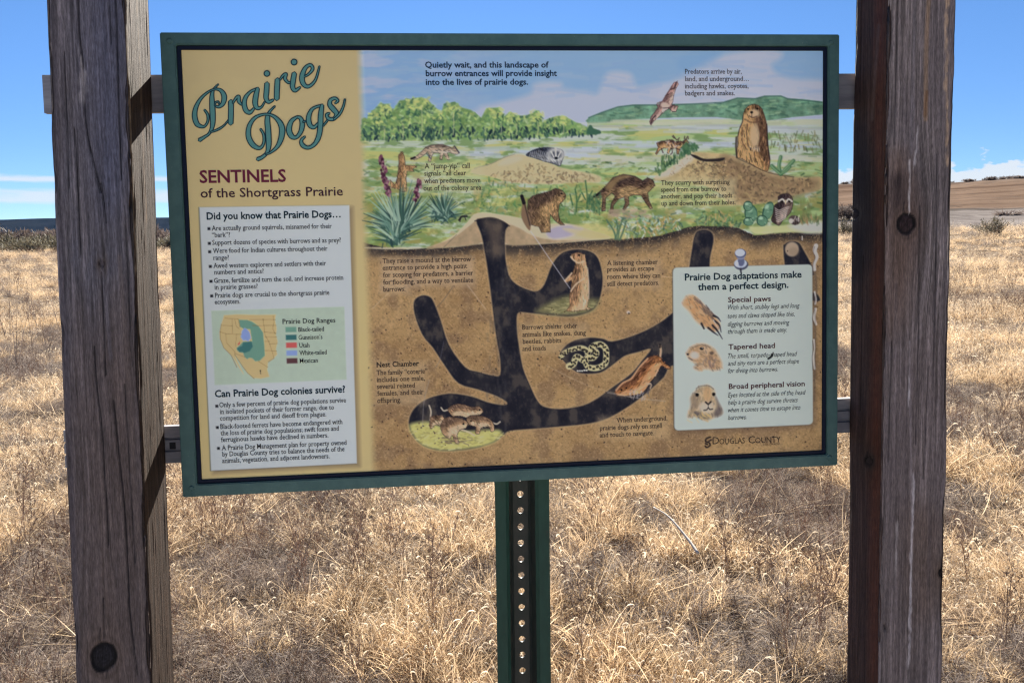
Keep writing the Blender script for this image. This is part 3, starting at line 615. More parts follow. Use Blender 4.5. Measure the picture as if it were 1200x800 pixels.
for q in range(120):                                          # faint grey light inside the big shaft
    x_ = 588 + A.rng.normal() * 8; y_ = A.rng.uniform(300, 500)
    A.stroke([(x_, y_), (x_ + A.rng.uniform(-1, 1), y_ + A.rng.uniform(5, 16))], A.rng.uniform(1, 3), (74, 72, 76) if q % 3 else (30, 32, 46), A.rng.uniform(0.1, 0.3), 1.2)
A.fill([(628, 365), (640, 356), (655, 349), (668, 346), (690, 350), (702, 351), (697, 362), (682, 368), (662, 369.5), (642, 368)], (134, 128, 84), 4, 0.85, True, 0.15, 5)
A.dabs(90, [(634, 365), (650, 353), (668, 348), (698, 353), (690, 364), (660, 368)], [(160, 152, 100), (104, 104, 66), (176, 164, 116)], (3, 7), (0.6, 1.2), (-0.5, 0.3), (0.3, 0.7))
A.fill([(480.5, 497), (500, 494), (520, 500), (545, 505), (575, 503), (588, 506), (579, 518), (552.5, 525), (519, 527.4), (496, 521.6), (484, 509)], (186, 180, 104), 2.5, 0.95, True, 0.12, 6)
A.dabs(170, [(482, 499), (500, 497), (530, 504), (586, 507), (578, 517), (552, 524), (519, 526.5), (496, 520), (485, 509)], [(210, 204, 130), (160, 150, 80), (140, 128, 74), (220, 214, 160)], (3, 8), (0.6, 1.2), (-0.7, 0.4), (0.4, 0.8))
nest = [[(525, 479), (532, 474), (542, 473.6), (554, 477), (561, 475.6), (566, 481), (562.6, 485.5), (552, 486.5), (547, 489), (539, 487), (530, 487)],
        [(505, 488), (515, 486.5), (521, 490), (518, 498), (510, 497.5), (505.5, 502), (503.5, 499), (504, 493)],
        [(547, 489.5), (556, 486.6), (569, 488.4), (577, 494), (579.5, 503), (575.5, 505.5), (573, 500), (564, 501), (561.5, 508), (557, 507), (557.5, 500), (549, 497)],
        [(516.5, 498), (522, 489.5), (535, 489), (547.5, 494), (546, 501), (539, 503.5), (535.6, 511), (538, 518.5), (533.5, 518.5), (530, 510), (527, 514), (522.5, 511.6), (518, 506.5)]]
for s_ in ([(525, 480), (520, 481), (517, 477.5)], [(504, 492), (505, 482), (503, 475)], [(577, 495), (582, 496.5), (586, 494)], [(540, 503), (549, 506), (556, 510)]): A.stroke(s_, 1.5, (206, 190, 164), 0.9)
for P in nest: beast(P, (156, 122, 90), (70, 54, 50), (206, 180, 146), DOG, 42, (0.9, 1.4), fa=(0.2, 1.4), fl=(1.5, 3.5))
for px, py in ((562, 480), (543, 496.5), (552, 493)): A.blob(px, py, 1.1, 1, (20, 18, 20))
A.dabs(24, (520, 512, 552, 520), [(90, 74, 66), (120, 104, 80)], (3, 8), (0.8, 1.6), (-0.4, 0.4), (0.4, 0.7))
beast([(668.8, 300), (671.8, 297), (678.5, 295.6), (685.3, 298.5), (687, 307.5), (688.3, 313.5), (689.8, 330), (689.8, 348), (688.3, 360), (693, 362), (671, 364.8), (663.5, 364), (668, 358.5), (667.3, 348), (669.5, 336), (670.3, 328), (663.5, 331), (661.5, 328.5), (671, 319.5), (674.8, 310.5), (674, 306.5), (670, 303.5)], (172, 132, 92), (92, 66, 52), (214, 182, 142), DOG, 160, (1.0, 1.4), curve=False, fa=(1.2, 1.9))
A.blob(678.6, 299, 1.2, 1.1, (24, 20, 22)); A.stroke([(669, 301), (672, 304.5), (678, 308), (684, 306)], 1.6, (222, 200, 168), 0.8); A.stroke([(685, 326), (675, 333), (669, 341)], 1.5, (224, 202, 172), 0.8); A.stroke([(688.5, 314), (690, 332), (689.8, 350)], 1.0, (220, 196, 168), 0.8); A.stroke([(662, 329), (670, 320)], 1.6, (216, 188, 154), 0.9)
# snake
sn = [(657, 418.5), (662, 413), (670, 409.5), (680, 407.5), (687, 410), (689, 417), (684, 422), (676, 418), (672, 426), (667, 429)]
sn2 = [(689, 419), (695, 419), (699, 413), (693, 408.5), (697, 404.5), (704, 403.5), (709.5, 408), (710.5, 417), (709, 426), (700, 431), (690, 430), (686, 424)]
for P, w in ((sn, (5, 8)), (sn2, (7, 7))):
    A.stroke(P, w, (184, 174, 130), 1, 0.8, True, SNAKE)
    Q = catmull(P, 5)
    for k, (a, b) in enumerate(Q[::2]):
        for e in (-1, 1): A.blob(a + e * A.rng.uniform(1.0, 2.4), b + e * A.rng.uniform(-2.2, 2.2), 1.5, 1.0, (38, 34, 40), 0.95, A.rng.uniform(0, 3))
    A.stroke(P, 1.0, (120, 110, 70), 0.5)
for q in range(5): A.blob(677 + q * 2.6, 434.4 - (q > 2) * 0.6, 1.2, 0.9, (214, 210, 200), 0.95)
# digging prairie dog
A.stroke([(773.5, 418), (774.5, 411), (773.5, 405)], 2.6, (176, 146, 116)); A.stroke([(773.3, 407), (773.5, 403.6)], 1.8, (30, 28, 36))
beast([(720.8, 459.5), (723, 454.8), (729.6, 448), (739.5, 442.7), (749.4, 429.5), (758.2, 419.6), (767, 416.6), (773.6, 418.5), (777, 424), (786, 430.5), (783, 432), (775, 428.4), (771.4, 435), (767, 441.6), (761.5, 448), (756, 457), (749.4, 461.4), (734, 463.6), (724, 463)], (160, 104, 62), (78, 48, 38), (214, 160, 112), DOG, 130, (1.6, 1.8), fa=(2.0, 2.8))
A.stroke([(722, 457), (730, 448.5), (740, 443), (750, 429.5), (759, 420)], 2.0, (216, 170, 126), 0.7); A.blob(728.3, 456.5, 1.2, 1, (24, 18, 18)); A.blob(734, 454.5, 1, 0.9, (40, 28, 26)); A.stroke([(738, 461), (748, 456), (762, 449)], 1.2, (210, 180, 146), 0.8); A.stroke([(762, 455), (763, 450), (757, 449)], 1.4, (200, 170, 140), 0.8); A.stroke([(768, 440), (771, 433)], 1.2, (210, 180, 150), 0.8)
A.dabs(24, (738, 457, 760, 467), [(150, 150, 160), (90, 84, 90), (190, 180, 176)], (2, 6), (0.7, 1.2), (1.2, 2.4), (0.4, 0.8))
# soil grains
gi = A.rng
n_ = 0
while n_ < 620:
    x_, y_ = gi.uniform(432, 962), gi.uniform(288, 556)
    j = A.sel(x_ - .7, x_ + .7, y_ - .7, y_ + .7)
    n_ += 1
    if len(j) and C[j].mean() > 88 and A.ID[j].max() == 0 and y_ > np.interp(x_, hx, hy) + 6: A.blob(x_, y_, gi.uniform(0.6, 1.3), gi.uniform(0.5, 1.0), (74, 54, 46) if gi.random() < 0.75 else (52, 44, 44), gi.uniform(0.5, 0.95), gi.uniform(0, 3))
# pale rubbed boxes behind the captions
for x0, y0, x1, y1, c_, a_ in ((446, 302, 556, 336, (178, 152, 124), 0.55), (446, 334, 480, 344, (178, 152, 124), 0.5), (438, 423, 500, 474, (176, 150, 116), 0.45), (610, 379, 688, 398, (180, 152, 112), 0.5), (610, 396, 660, 413, (180, 152, 112), 0.5), (709, 303, 775, 338, (178, 150, 116), 0.5), (700, 488, 784, 514, (182, 154, 116), 0.4), (495, 190, 566, 227, (190, 184, 146), 0.4), (772, 209, 862, 245, (190, 182, 140), 0.45)):
    A.fill([(x0, y0), (x1, y0), (x1, y1), (x0, y1)], c_, 4, a_, False)
# ---- fact card
def card(TL, TR, BR, BL, col, ident, r=0.0, shadow=(3, 3)):
    q = np.array([TL, TR, BR, BL], float)
    if r:
        out = []
        for k in range(4):
            a, b, c_ = q[k - 1], q[k], q[(k + 1) % 4]; u = (a - b) / np.linalg.norm(a - b); v = (c_ - b) / np.linalg.norm(c_ - b)
            for t in np.linspace(0, 1, 6): out.append(b + u * r * (1 - t) ** 2 + v * r * t ** 2)
        q = np.array(out)
    A.fill(q + np.array(shadow), (96, 78, 66), 4.5, 0.75, False)
    A.fill(q + np.array((-0.8, 0.2)), (60, 66, 66), 1.0, 0.9, False)
    i, d = A.fill(q, col, 0.7, 1, False)
    A.ID[i[d > 0.3]] = ident
    k = fbm(X[i] / 30, Y[i] / 40, 71)
    A.put(i, np.array(col) * 0.95, np.clip(d, 0, 1) * sm(k, 0.4, 0.7) * 0.6)
card((233.6, 243), (409.3, 240.6), (418.2, 542.6), (247.3, 551.2), (183, 190, 194), FACT)
A.fill([(247.5, 364), (403.5, 359.2), (406.2, 444.6), (251.7, 451)], (156, 172, 156), 0.8, 1, False, 0.02, ident=MAP)
M2 = lambda L: [(240 + x * 0.15, 355 + y * 0.15) for x, y in L]
A.fill(M2([(150, 95), (250, 88), (400, 92), (555, 90), (548, 130), (562, 200), (556, 250), (570, 300), (556, 360), (566, 400), (530, 440), (495, 460), (488, 520), (505, 575), (440, 590), (380, 585), (330, 540), (290, 480), (255, 430), (235, 405), (252, 450), (300, 545), (302, 556), (265, 500), (225, 430), (200, 400), (150, 350), (120, 280), (115, 230), (130, 160)]), (202, 178, 124), 0.8, 1, False, 0.03, ident=MAP)
A.fill(M2([(265, 130), (330, 132), (370, 145), (420, 180), (455, 230), (465, 330), (470, 410), (430, 450), (395, 455), (370, 430), (345, 428), (330, 438), (310, 420), (300, 390), (280, 385), (250, 370), (255, 345), (300, 300), (370, 300), (365, 270), (355, 205), (300, 200), (275, 185)]), (96, 138, 122), 0.7, 1, False, ident=MAP)
A.fill(M2([(248, 352), (290, 335), (300, 310), (330, 305), (365, 298), (375, 340), (350, 375), (310, 390), (292, 380), (270, 385), (262, 370)]), (58, 108, 108), 0.7, 1, False, ident=MAP)
A.fill(M2([(290, 215), (312, 192), (330, 205), (350, 228), (360, 272), (340, 300), (318, 290), (300, 295), (280, 265)]), (126, 148, 204), 0.7, 1, False, ident=MAP)
A.fill(M2([(258, 320), (275, 300), (274, 320), (262, 328)]), (190, 70, 70), 0.6, 1, False)
for L in ([(158, 118), (260, 125)], [(215, 130), (215, 235)], [(140, 175), (215, 178)], [(120, 225), (165, 240), (285, 245)], [(165, 240), (170, 310), (235, 380), (235, 410)], [(248, 245), (240, 340)], [(455, 125), (470, 250), (500, 300), (530, 390), (540, 430), (495, 460)], [(455, 130), (550, 130)], [(458, 175), (555, 175)], [(462, 225), (555, 235)], [(470, 265), (560, 265)], [(505, 320), (565, 315)], [(470, 370), (560, 375)], [(420, 455), (490, 500)], [(350, 130), (460, 128)], [(235, 130), (245, 180), (268, 200)], [(130, 165), (120, 225), (122, 280), (150, 350), (205, 405), (250, 500)], [(240, 410), (300, 500), (335, 545), (385, 588)], [(470, 300), (505, 300)], [(375, 175), (450, 178)], [(240, 395), (310, 420)], [(535, 100), (540, 150), (530, 200), (550, 240)], [(275, 185), (262, 130)]):
    A.stroke(M2(L), 0.75, (128, 100, 62), 0.75, 0.6, False)
A.stroke(M2([(435, 525), (436, 552)]), 0.8, (60, 50, 44)); A.blob(305.2, 434.2, 0.9, 0.8, (60, 50, 44))
for k, c_ in enumerate(((98, 140, 124), (54, 104, 106), (190, 82, 80), (126, 150, 206), (92, 62, 66))):
    x0 = 334.5 + k * 0.35; y0 = 383.2 + k * 9.15
    A.fill([(x0, y0), (x0 + 12.6, y0 - 0.3), (x0 + 12.8, y0 + 5.7), (x0 + 0.2, y0 + 6)], c_, 0.6, 1, False)
for bx, by in ((244.8, 268), (245.3, 285.2), (245.6, 295), (246.4, 312.2), (247.2, 329.6), (248, 346.7), (254, 475.6), (254.7, 500.6), (256, 525)):
    A.fill([(bx - 1.7, by - 1.5), (bx + 1.7, by - 1.6), (bx + 1.8, by + 1.6), (bx - 1.6, by + 1.7)], (34, 36, 44), 0.5, 1, False)
# ---- adaptations card
card((788.6, 313.6), (951.8, 309.8), (952.6, 497), (790.4, 504.2), (186, 196, 190), ADAPT, 5.5, (2.5, 2.5))
def sketch(P, base, dark, light, fur, off, fa, curve=True):
    P = np.asarray(P, float); Q = catmull(P, 4, True) if curve else P
    A.fill(Q, base, 2.2, 0.95, False)
    k, d = A.sdist(Q, 0); A.put(k, light, sm(fbm(X[k] / 6, Y[k] / 6, 52), 0.45, 0.7) * (d > 0.5) * 0.6)
    kk, dd = A.sdist(Q + np.array(off), 14); j = np.intersect1d(k[d > 0.5], kk[dd > -14])
    A.dabs(fur, Q, [base, light, dark, tuple((np.array(base) + dark) / 2)], (2, 5), (0.6, 1.2), fa, (0.3, 0.7), False)
sketch([(800, 356), (805, 347), (813, 346.5), (821, 353), (830, 363), (838, 371), (843, 378), (842, 386), (836, 388), (830, 385), (822, 381), (815, 375), (808, 365)], (186, 138, 92), (104, 76, 62), (216, 182, 140), 120, (2, -2), (0.6, 1.2))
A.dabs(50, [(812, 348), (822, 353), (838, 370), (836, 376), (822, 362)], [(96, 80, 76), (120, 98, 84)], (3, 6), (0.8, 1.4), (0.6, 1.1), (0.4, 0.8))
for P_ in ([(836, 370), (841, 372), (844.5, 376.5)], [(838, 376), (843, 381), (845, 389)], [(835, 381), (841, 388), (846.5, 397)], [(830, 384), (836, 389), (841.5, 393)], [(822, 379), (825, 385)]): A.stroke([(p[0], p[1], w_) for p, w_ in zip(P_, (2.4, 1.9, 0.8))], None, (44, 42, 52), 0.95)
A.stroke([(836, 375), (841, 384)], 1.0, (206, 200, 196), 0.8)
sketch([(804.8, 413), (810, 406), (822, 402.5), (832.5, 405.5), (840, 413), (846, 425), (844.5, 432), (836, 434), (828, 432), (820, 434), (813, 431), (816, 426.5), (809, 422), (805.5, 417.5)], (168, 132, 96), (92, 74, 70), (206, 180, 146), 120, (2, 2), (0.2, 1.2))
A.blob(813.8, 416.3, 5, 4, (226, 220, 212), 0.85); A.blob(822.3, 408.3, 2.2, 1.6, (28, 26, 30)); A.blob(822.8, 407.7, .6, .5, (220, 220, 220)); A.blob(806, 415, 1.3, 1.2, (50, 44, 50)); A.stroke([(807, 419), (811, 421.5)], 0.8, (80, 66, 66), 0.8); A.blob(834, 413.5, 2.2, 2, (84, 70, 66), 0.8); A.dabs(22, (824, 420, 842, 431), [(104, 84, 84), (130, 106, 96)], (2, 5), (0.8, 1.6), (0.8, 1.8), (0.4, 0.7)); A.stroke([(812, 407), (822, 404), (832, 407)], 1.4, (108, 86, 74), 0.6)
sketch([(814.5, 458), (820.5, 452.8), (829.5, 452), (837, 456.5), (838.5, 465.5), (846, 479), (846, 485), (837, 489), (827, 493), (818, 488), (807, 489.5), (806, 485), (809.5, 474.5), (809, 465.5)], (156, 132, 102), (84, 74, 78), (200, 176, 140), 140, (2, 2), (1.1, 2.0))
A.fill([(839, 465), (842, 471), (846, 480), (845, 486), (838, 488), (836, 484), (840, 476)], (92, 82, 84), 2.2, 0.8); A.fill([(811, 466), (816, 464), (818, 474), (813, 478), (810, 475)], (124, 106, 92), 3, 0.6); A.fill([(814, 482), (824, 485), (830, 490), (822, 491), (816, 488)], (92, 82, 84), 1.5, 0.8)
A.blob(828, 477, 8, 6.5, (216, 204, 186), 0.8); A.blob(829, 462, 5, 10, (190, 150, 104), 0.7)
for px, py in ((817, 462.3), (836.4, 461.6)): A.blob(px, py, 1.9, 2.2, (26, 24, 28)); A.stroke([(px - 2, py - 3), (px + 2, py - 2)], 0.8, (214, 196, 160), 0.8)
A.stroke([(827, 471), (830, 473.2), (833, 470.6)], 1.8, (36, 32, 36)); A.stroke([(830, 473), (830, 477.5)], 0.8, (50, 44, 48)); A.stroke([(825, 480.5), (828, 480), (830, 477.8), (832, 479.5), (835, 479)], 1.3, (40, 34, 38)); A.stroke([(816, 455), (820, 452.5), (830, 451.6), (836, 455.5)], 1.0, (92, 78, 72), 0.7); A.dabs(16, (808, 484, 832, 494), [(196, 168, 110)], (3, 6), (1, 2), (0.4, 1.2), (0.4, 0.8))
# push pin drawn over the card, peeling laminate, scratches
A.blob(868.5, 310, 8.4, 6.4, (70, 74, 96), 0.95, 0, 5, PIN); A.blob(867.8, 308.6, 7.4, 5.2, (176, 182, 200), 1, 0, 4); A.blob(868.5, 306.5, 4, 5.5, (84, 90, 122), 0.95, 0, 2); A.stroke([(868, 315), (868.3, 318.5)], 2.2, (60, 60, 74)); A.blob(868, 300.5, 5.0, 3.6, (120, 126, 154), 1, 0, 3); A.blob(867.8, 296.8, 6.8, 5.4, (80, 86, 116), 1, 0, 5, PIN); A.blob(867.2, 296.2, 5.6, 4.3, (206, 212, 226), 1, 0, 3); A.blob(863.5, 309, 1.8, 2.6, (230, 232, 240), 0.9)
r_ = np.random.default_rng(8)
for P_, w_ in (([(956.5, 288), (955, 294), (957, 301), (954.5, 309), (955, 316)], 4.2), ([(955, 342), (956.5, 350), (955, 356)], 2.6), ([(956, 362), (954, 372), (956, 380)], 3.2), ([(954, 398), (955, 408), (953.5, 418), (954.5, 432)], 2.4), ([(940, 277), (940.5, 281)], 1.4)):
    A.stroke([(x_ + r_.uniform(-.6, .6), y_, w_ * r_.uniform(0.6, 1.2)) for x_, y_ in P_], None, (206, 200, 196), 0.95, 0.6); A.stroke([(x_ - 1.8, y_ + 1) for x_, y_ in P_], 1.0, (70, 58, 56), 0.6, 0.7)
A.stroke([(955, 318), (957, 340), (955, 360), (955.5, 400), (954, 470)], 1.6, (86, 74, 70), 0.5, 1.0)
for P_, c_, a_ in (([(622, 271), (646, 306), (668, 338)], (176, 174, 186), 0.75), ([(455, 344), (446, 352), (437, 361)], (186, 166, 140), 0.6), ([(548, 334), (569, 362)], (176, 156, 134), 0.7), ([(531, 335), (520, 351), (511, 361)], (92, 78, 72), 0.6), ([(640, 428), (690, 452), (740, 465)], (176, 156, 130), 0.4), ([(712, 460), (745, 466), (780, 470)], (170, 160, 150), 0.5), ([(520, 400), (516, 420), (511, 430)], (110, 106, 120), 0.4), ([(495, 500), (497, 470), (503, 445)], (140, 132, 130), 0.5), ([(520, 290), (535, 275)], (90, 80, 70), 0.5), ([(776, 324), (788, 325)], (200, 180, 150), 0.5)):
    A.stroke(P_, 0.9, c_, a_, 0.6)
A.blob(736.5, 366, 2.2, 1.8, (196, 184, 176), 0.9); A.blob(737, 367.2, 1.1, 0.9, (40, 34, 36))
A.stroke([(900.5, 420), (903.5, 418), (905, 415.5)], 2.6, (36, 42, 40)); A.stroke([(905, 416), (906, 413)], 1, (40, 44, 44))
# county mark: dark upright curl beside the county's name
for P_ in ([(832.5, 512), (828, 513.5), (827, 517), (831, 518.5), (832, 521.5), (828.5, 524), (826.5, 522.5)], [(833.5, 515), (831, 516.5)], [(826.8, 519.5), (829, 520.5)]): A.stroke(P_, 1.7, (36, 30, 34), 0.95)
face = np.stack([GX, np.zeros_like(GX), GZ], -1)
ii = np.arange(NXG * NZG).reshape(NZG, NXG)
Q = np.stack([ii[:-1, :-1], ii[1:, :-1], ii[1:, 1:], ii[:-1, 1:]], -1).reshape(-1, 4)
fid = np.array([A.ID[Q[:, k]] for k in range(4)]).max(0)
_k = 112.0                                             # print contrast
_l = A.C.mean(1, keepdims=True); _l2 = _k + (_l - _k) * np.where(_l < _k, 1.24, 1.06)
A.C[:] = np.clip(_l2 + (A.C - _l) * 0.92, 4, 255)
colv = ink_rgb(A.C)
panel = None
names = {0: "printed_panel", FOX: "fox_picture", BADGER: "badger_picture", HAWK: "hawk_picture", DEER: "deer_picture", OWL: "owl_picture", SNAKE: "snake_picture", FACT: "fact_card", ADAPT: "adaptation_card", MAP: "range_map", PIN: "push_pin_picture"}
names.update({k: "prairie_dog_picture" for k in range(21, NEXT_DOG[0] + 1)})
for k in [0] + [k for k in names if k]:
    q = Q[fid == k]
    if not len(q): continue
    used, inv = np.unique(q, return_inverse=True)
    o = mesh_np(names[k], face[used], inv.reshape(-1, 4), M_PRINT, sign if panel is None else panel)
    set_color(o, colv[used])
    if panel is None: panel = o

# ---------------------------------------------------------------- lettering
def glyph_mesh(text, bold=0.0, shear=0.0, space=1.0):
    cu = bpy.data.curves.new("lettering", 'FONT'); cu.body = text; cu.size = 1.0; cu.resolution_u = 2
    cu.offset = bold; cu.shear = shear; cu.space_character = space
    ob = bpy.data.objects.new("lettering", cu)
    me = ob.to_mesh()
    v = np.empty(len(me.vertices) * 3); me.vertices.foreach_get("co", v); v = v.reshape(-1, 3)[:, :2]
    f = [tuple(p.vertices) for p in me.polygons]
    ob.to_mesh_clear(); bpy.data.objects.remove(ob); bpy.data.curves.remove(cu)
    return v, f
_hv, _ = glyph_mesh("H"); CAPH = _hv[:, 1].max(); _xv, _ = glyph_mesh("x"); XH = _xv[:, 1].max()
def serifs(v, f):
    """slab feet on the flat stem ends, so that the text reads as a book face"""
    cnt = {}
    for p in f:
        for a, b in zip(p, p[1:] + p[:1]):
            k = (min(a, b), max(a, b)); cnt[k] = cnt.get(k, 0) + 1
    nv, nf = [], []
    for (a, b), n in cnt.items():
        if n != 1 or abs(v[a, 1] - v[b, 1]) > 0.004: continue
        w = abs(v[a, 0] - v[b, 0]); y = v[a, 1]
        if not 0.02 < w < 0.13: continue
        xc = (v[a, 0] + v[b, 0]) / 2; t = 0.035
        if abs(y) < 0.02: l, r, y0, y1 = w / 2 + .06, w / 2 + .06, 0, t
        elif abs(y - XH) < 0.03 or y > XH + 0.1: l, r, y0, y1 = w / 2 + .075, w / 2 - .005, y - t, y
        elif y < -0.1: l, r, y0, y1 = w / 2 + .06, w / 2 + .06, y, y + t
        else: continue
        k = len(v) + len(nv)
        nv += [(xc - l, y0), (xc + r, y0), (xc + r, y1), (xc - l, y1)]; nf.append((k, k + 1, k + 2, k + 3))
    return (np.vstack([v, nv]) if nv else v), f + nf
def text_block(name, rows, cap, mat, bold=0.0, shear=0.0, serif=False, jitter=0.0, parent=None, zoff=0.0004):
    """rows: (text, x of the first letter, baseline y, x of the last letter), measured in the photograph; cap: capital height there"""
    V, F = [], []; base = 0
    for row in rows:
        t, x0, y0, x1 = row[:4]
        v, f = glyph_mesh(t, bold, shear)
        if serif: v, f = serifs(v, f)
        a = S(x0, y0); b = S(x1, y0); c_ = S(x0, y0 - (row[4] if len(row) > 4 else cap))
        w = v[:, 0].max() - v[:, 0].min()
        sx = (b[0] - a[0]) / w; sz = (c_[1] - a[1]) / CAPH
        yy = v[:, 1] + (jitter * np.sin(v[:, 0] * 5.0 + y0) + jitter * 0.6 * np.sin(v[:, 0] * 13.0 + x0) if jitter else 0)
        p = np.stack([a[0] + (v[:, 0] - v[:, 0].min()) * sx, np.full(len(v), -zoff), a[1] + yy * sz], -1)
        V.append(p); F += [tuple(k + base for k in q) for q in f]; base += len(v)
        zoff += 0.000004
    return mesh_obj(name, np.vstack(V), F, mat, parent or panel)
INK_NAVY = ink("ink_navy", (18, 36, 60)); INK_TEAL = ink("ink_dark_teal", (10, 34, 44)); INK_BLACK = ink("ink_black", (18, 17, 22)); INK_MAROON = ink("ink_maroon", (84, 28, 48)); INK_PLUM = ink("ink_plum", (50, 26, 38)); INK_RED = ink("ink_dark_red", (56, 16, 24)); INK_BROWN = ink("ink_brown_black", (42, 32, 33))
text_block("heading_lettering", [("Quietly wait, and this landscape of", 498.2, 79.6, 643), ("burrow entrances will provide insight", 499, 89.6, 652.6), ("into the lives of prairie dogs.", 499, 99.8, 618.8)], 6.9, INK_NAVY, 0.020)
text_block("predator_caption", [("Predators arrive by air,", 802.3, 86.8, 869), ("land, and underground\u2026", 802.3, 95.4, 877.5), ("including hawks, coyotes,", 802.3, 103.9, 877), ("badgers and snakes.", 802.3, 112.2, 861)], 5.7, INK_BROWN, 0.002, serif=True)
text_block("call_caption", [("A \u201cjump-yip\u201d call", 497.4, 197.6, 551), ("signals \u201call clear", 497.2, 206.2, 546.5), ("when predators move", 496.8, 214.8, 563), ("out of the colony area.", 496.4, 223.6, 565.5)], 5.9, INK_BROWN, 0.002, serif=True)
text_block("scurry_caption", [("They scurry with surprising", 774.6, 217, 855), ("speed from one burrow to", 774.5, 225, 851), ("another, and pop their heads", 774.6, 233, 858), ("up and down from their holes.", 774.6, 241.2, 862)], 5.6, INK_BROWN, 0.002, serif=True)
text_block("mound_caption", [("They raise a mound at the burrow", 448.4, 308.6, 552), ("entrance to provide a high point", 448.4, 316.6, 547.5), ("for scoping for predators, a barrier", 448.5, 325, 554.5), ("for flooding, and a way to ventilate", 448.7, 333.4, 554.5), ("burrows.", 448.9, 341.7, 475)], 5.7, INK_BROWN, 0.002, serif=True)
text_block("nest_caption", [("The family \u201ccoterie\u201d", 441.4, 439.5, 501), ("includes one male,", 441.5, 447.6, 498), ("several related", 441.7, 455.6, 486.3), ("females, and their", 441.9, 463.7, 496.5), ("offspring.", 442.1, 472, 470.3)], 5.8, INK_BROWN, 0.002, serif=True)
text_block("nest_heading", [("Nest Chamber", 440.9, 430.2, 491)], 5.9, INK_BLACK, 0.012, serif=True)
text_block("shelter_caption", [("Burrows shelter other", 612.1, 386.2, 676.5), ("animals like snakes, dung", 612.2, 394.7, 686.5), ("beetles, rabbits", 612.2, 402.8, 657.8), ("and toads", 612.2, 411.2, 639.8)], 5.7, INK_BROWN, 0.002, serif=True)
text_block("listening_caption", [("A listening chamber", 711.1, 311, 770.8), ("provides an escape", 711.2, 318.4, 766.4), ("room where they can", 711.2, 327, 774), ("still detect predators.", 711.4, 335.4, 772.3)], 5.7, INK_BROWN, 0.002, serif=True)
text_block("underground_caption", [("When underground,", 722, 494.8, 782), ("prairie dogs rely on smell", 702.7, 504, 776), ("and touch to navigate.", 702.8, 512.2, 766.3)], 5.5, INK_BROWN, 0.002, serif=True)
text_block("county_lettering", [("D", 835, 520.2, 842.6, 8.3), ("OUGLAS", 843, 520.2, 872.8, 6.4), ("C", 877, 519.2, 884.4, 8.3), ("OUNTY", 885, 519, 914.5, 6.4), ("COLORADO", 894, 521.6, 914.2, 1.9)], 6, INK_BLACK, -0.006, serif=True)
text_block("sentinels_lettering", [("SENTINELS", 234.2, 214.3, 335.5)], 14.2, INK_MAROON, 0.022)
text_block("subtitle_lettering", [("of the Shortgrass Prairie", 235.3, 231.7, 402)], 10.6, INK_PLUM, 0.010)
for _r in (("Did you know that Prairie Dogs\u2026", 242.4, 257.4, 399.4, 8.2), ("Can Prairie Dog colonies survive?", 252, 465.2, 404.8, 8.0)): text_block("card_heading", [_r], 8, INK_TEAL, 0.022)
fk = [("Are actually ground squirrels, misnamed for their", 248, 270.2, 389), ("\u201cbark\u201d?", 248.6, 278.1, 269.8), ("Support dozens of species with burrows and as prey?", 249, 287, 399.6), ("Were food for Indian cultures throughout their", 249.3, 296.6, 384), ("range?", 249.8, 304.8, 268.5), ("Awed western explorers and settlers with their", 250.1, 314, 382.2), ("numbers and antics?", 250.9, 321.6, 309.3), ("Graze, fertilize and turn the soil, and increase protein", 251, 331.5, 402.8), ("in prairie grasses?", 251.4, 339.2, 302.2), ("Prairie dogs are crucial to the shortgrass prairie", 251.8, 348.8, 386.2), ("ecosystem.", 251.8, 356.4, 281.7),
      ("Only a few percent of prairie dog populations survive", 257.2, 477, 405.7), ("in isolated pockets of their former range, due to", 257.7, 484.8, 391.7), ("competition for land and dieoff from plague.", 258, 492.5, 382.6), ("Black-footed ferrets have become endangered with", 258.5, 502.3, 401.8), ("the loss of prairie dog populations; swift foxes and", 258.8, 509.9, 397.4), ("ferruginous hawks have declined in numbers.", 258.8, 517.6, 385), ("A Prairie Dog Management plan for property owned", 259.8, 527.2, 406.4), ("by Douglas County tries to balance the needs of the", 260.3, 534.6, 404), ("animals, vegetation, and adjacent landowners.", 260.6, 542.2, 386.5)]
for _r in (fk[:11], fk[11:]): text_block("fact_text", _r, 5.6, INK_BLACK, 0.004, serif=True)
text_block("map_heading", [("Prairie Dog Ranges", 330.8, 379.4, 393.2)], 5.6, INK_BLACK, 0.006, serif=True)
text_block("map_legend", [("Black-tailed", 349.8, 388.6, 379.8), ("Gunnison\u2019s", 350, 397.8, 378), ("Utah", 350.4, 407, 363.2), ("White-tailed", 350.6, 416, 383), ("Mexican", 351, 425.2, 373)], 5.2, INK_BLACK, 0.004, serif=True)
text_block("adaptation_heading", [("Prairie Dog adaptations make", 802.5, 328.6, 939.2), ("them a perfect design.", 817.8, 340, 923.8)], 7.7, INK_TEAL, 0.020)
for _r in (("Special paws", 853, 354.2, 903.2), ("Tapered head", 853.5, 409.4, 908), ("Broad peripheral vision", 854, 455.6, 943)): text_block("trait_heading", [_r], 6.0, INK_RED, 0.014)
hw = [("With short, stubby legs and long", 852.9, 363, 937), ("toes and claws shaped like this,", 852.8, 372.8, 931), ("digging burrows and moving", 852.8, 382.4, 925), ("through them is made easy.", 853, 391, 922), ("The small, torpedo-shaped head", 853, 419.8, 934), ("and tiny ears are a perfect shape", 853, 428.4, 936.2), ("for diving into burrows.", 853, 437, 911.4), ("Eyes located at the side of the head", 853, 465.6, 944), ("help a prairie dog survive threats", 853, 474.2, 934.7), ("when it comes time to escape into", 853, 483, 937.7), ("burrows.", 853, 491.8, 874.6)]
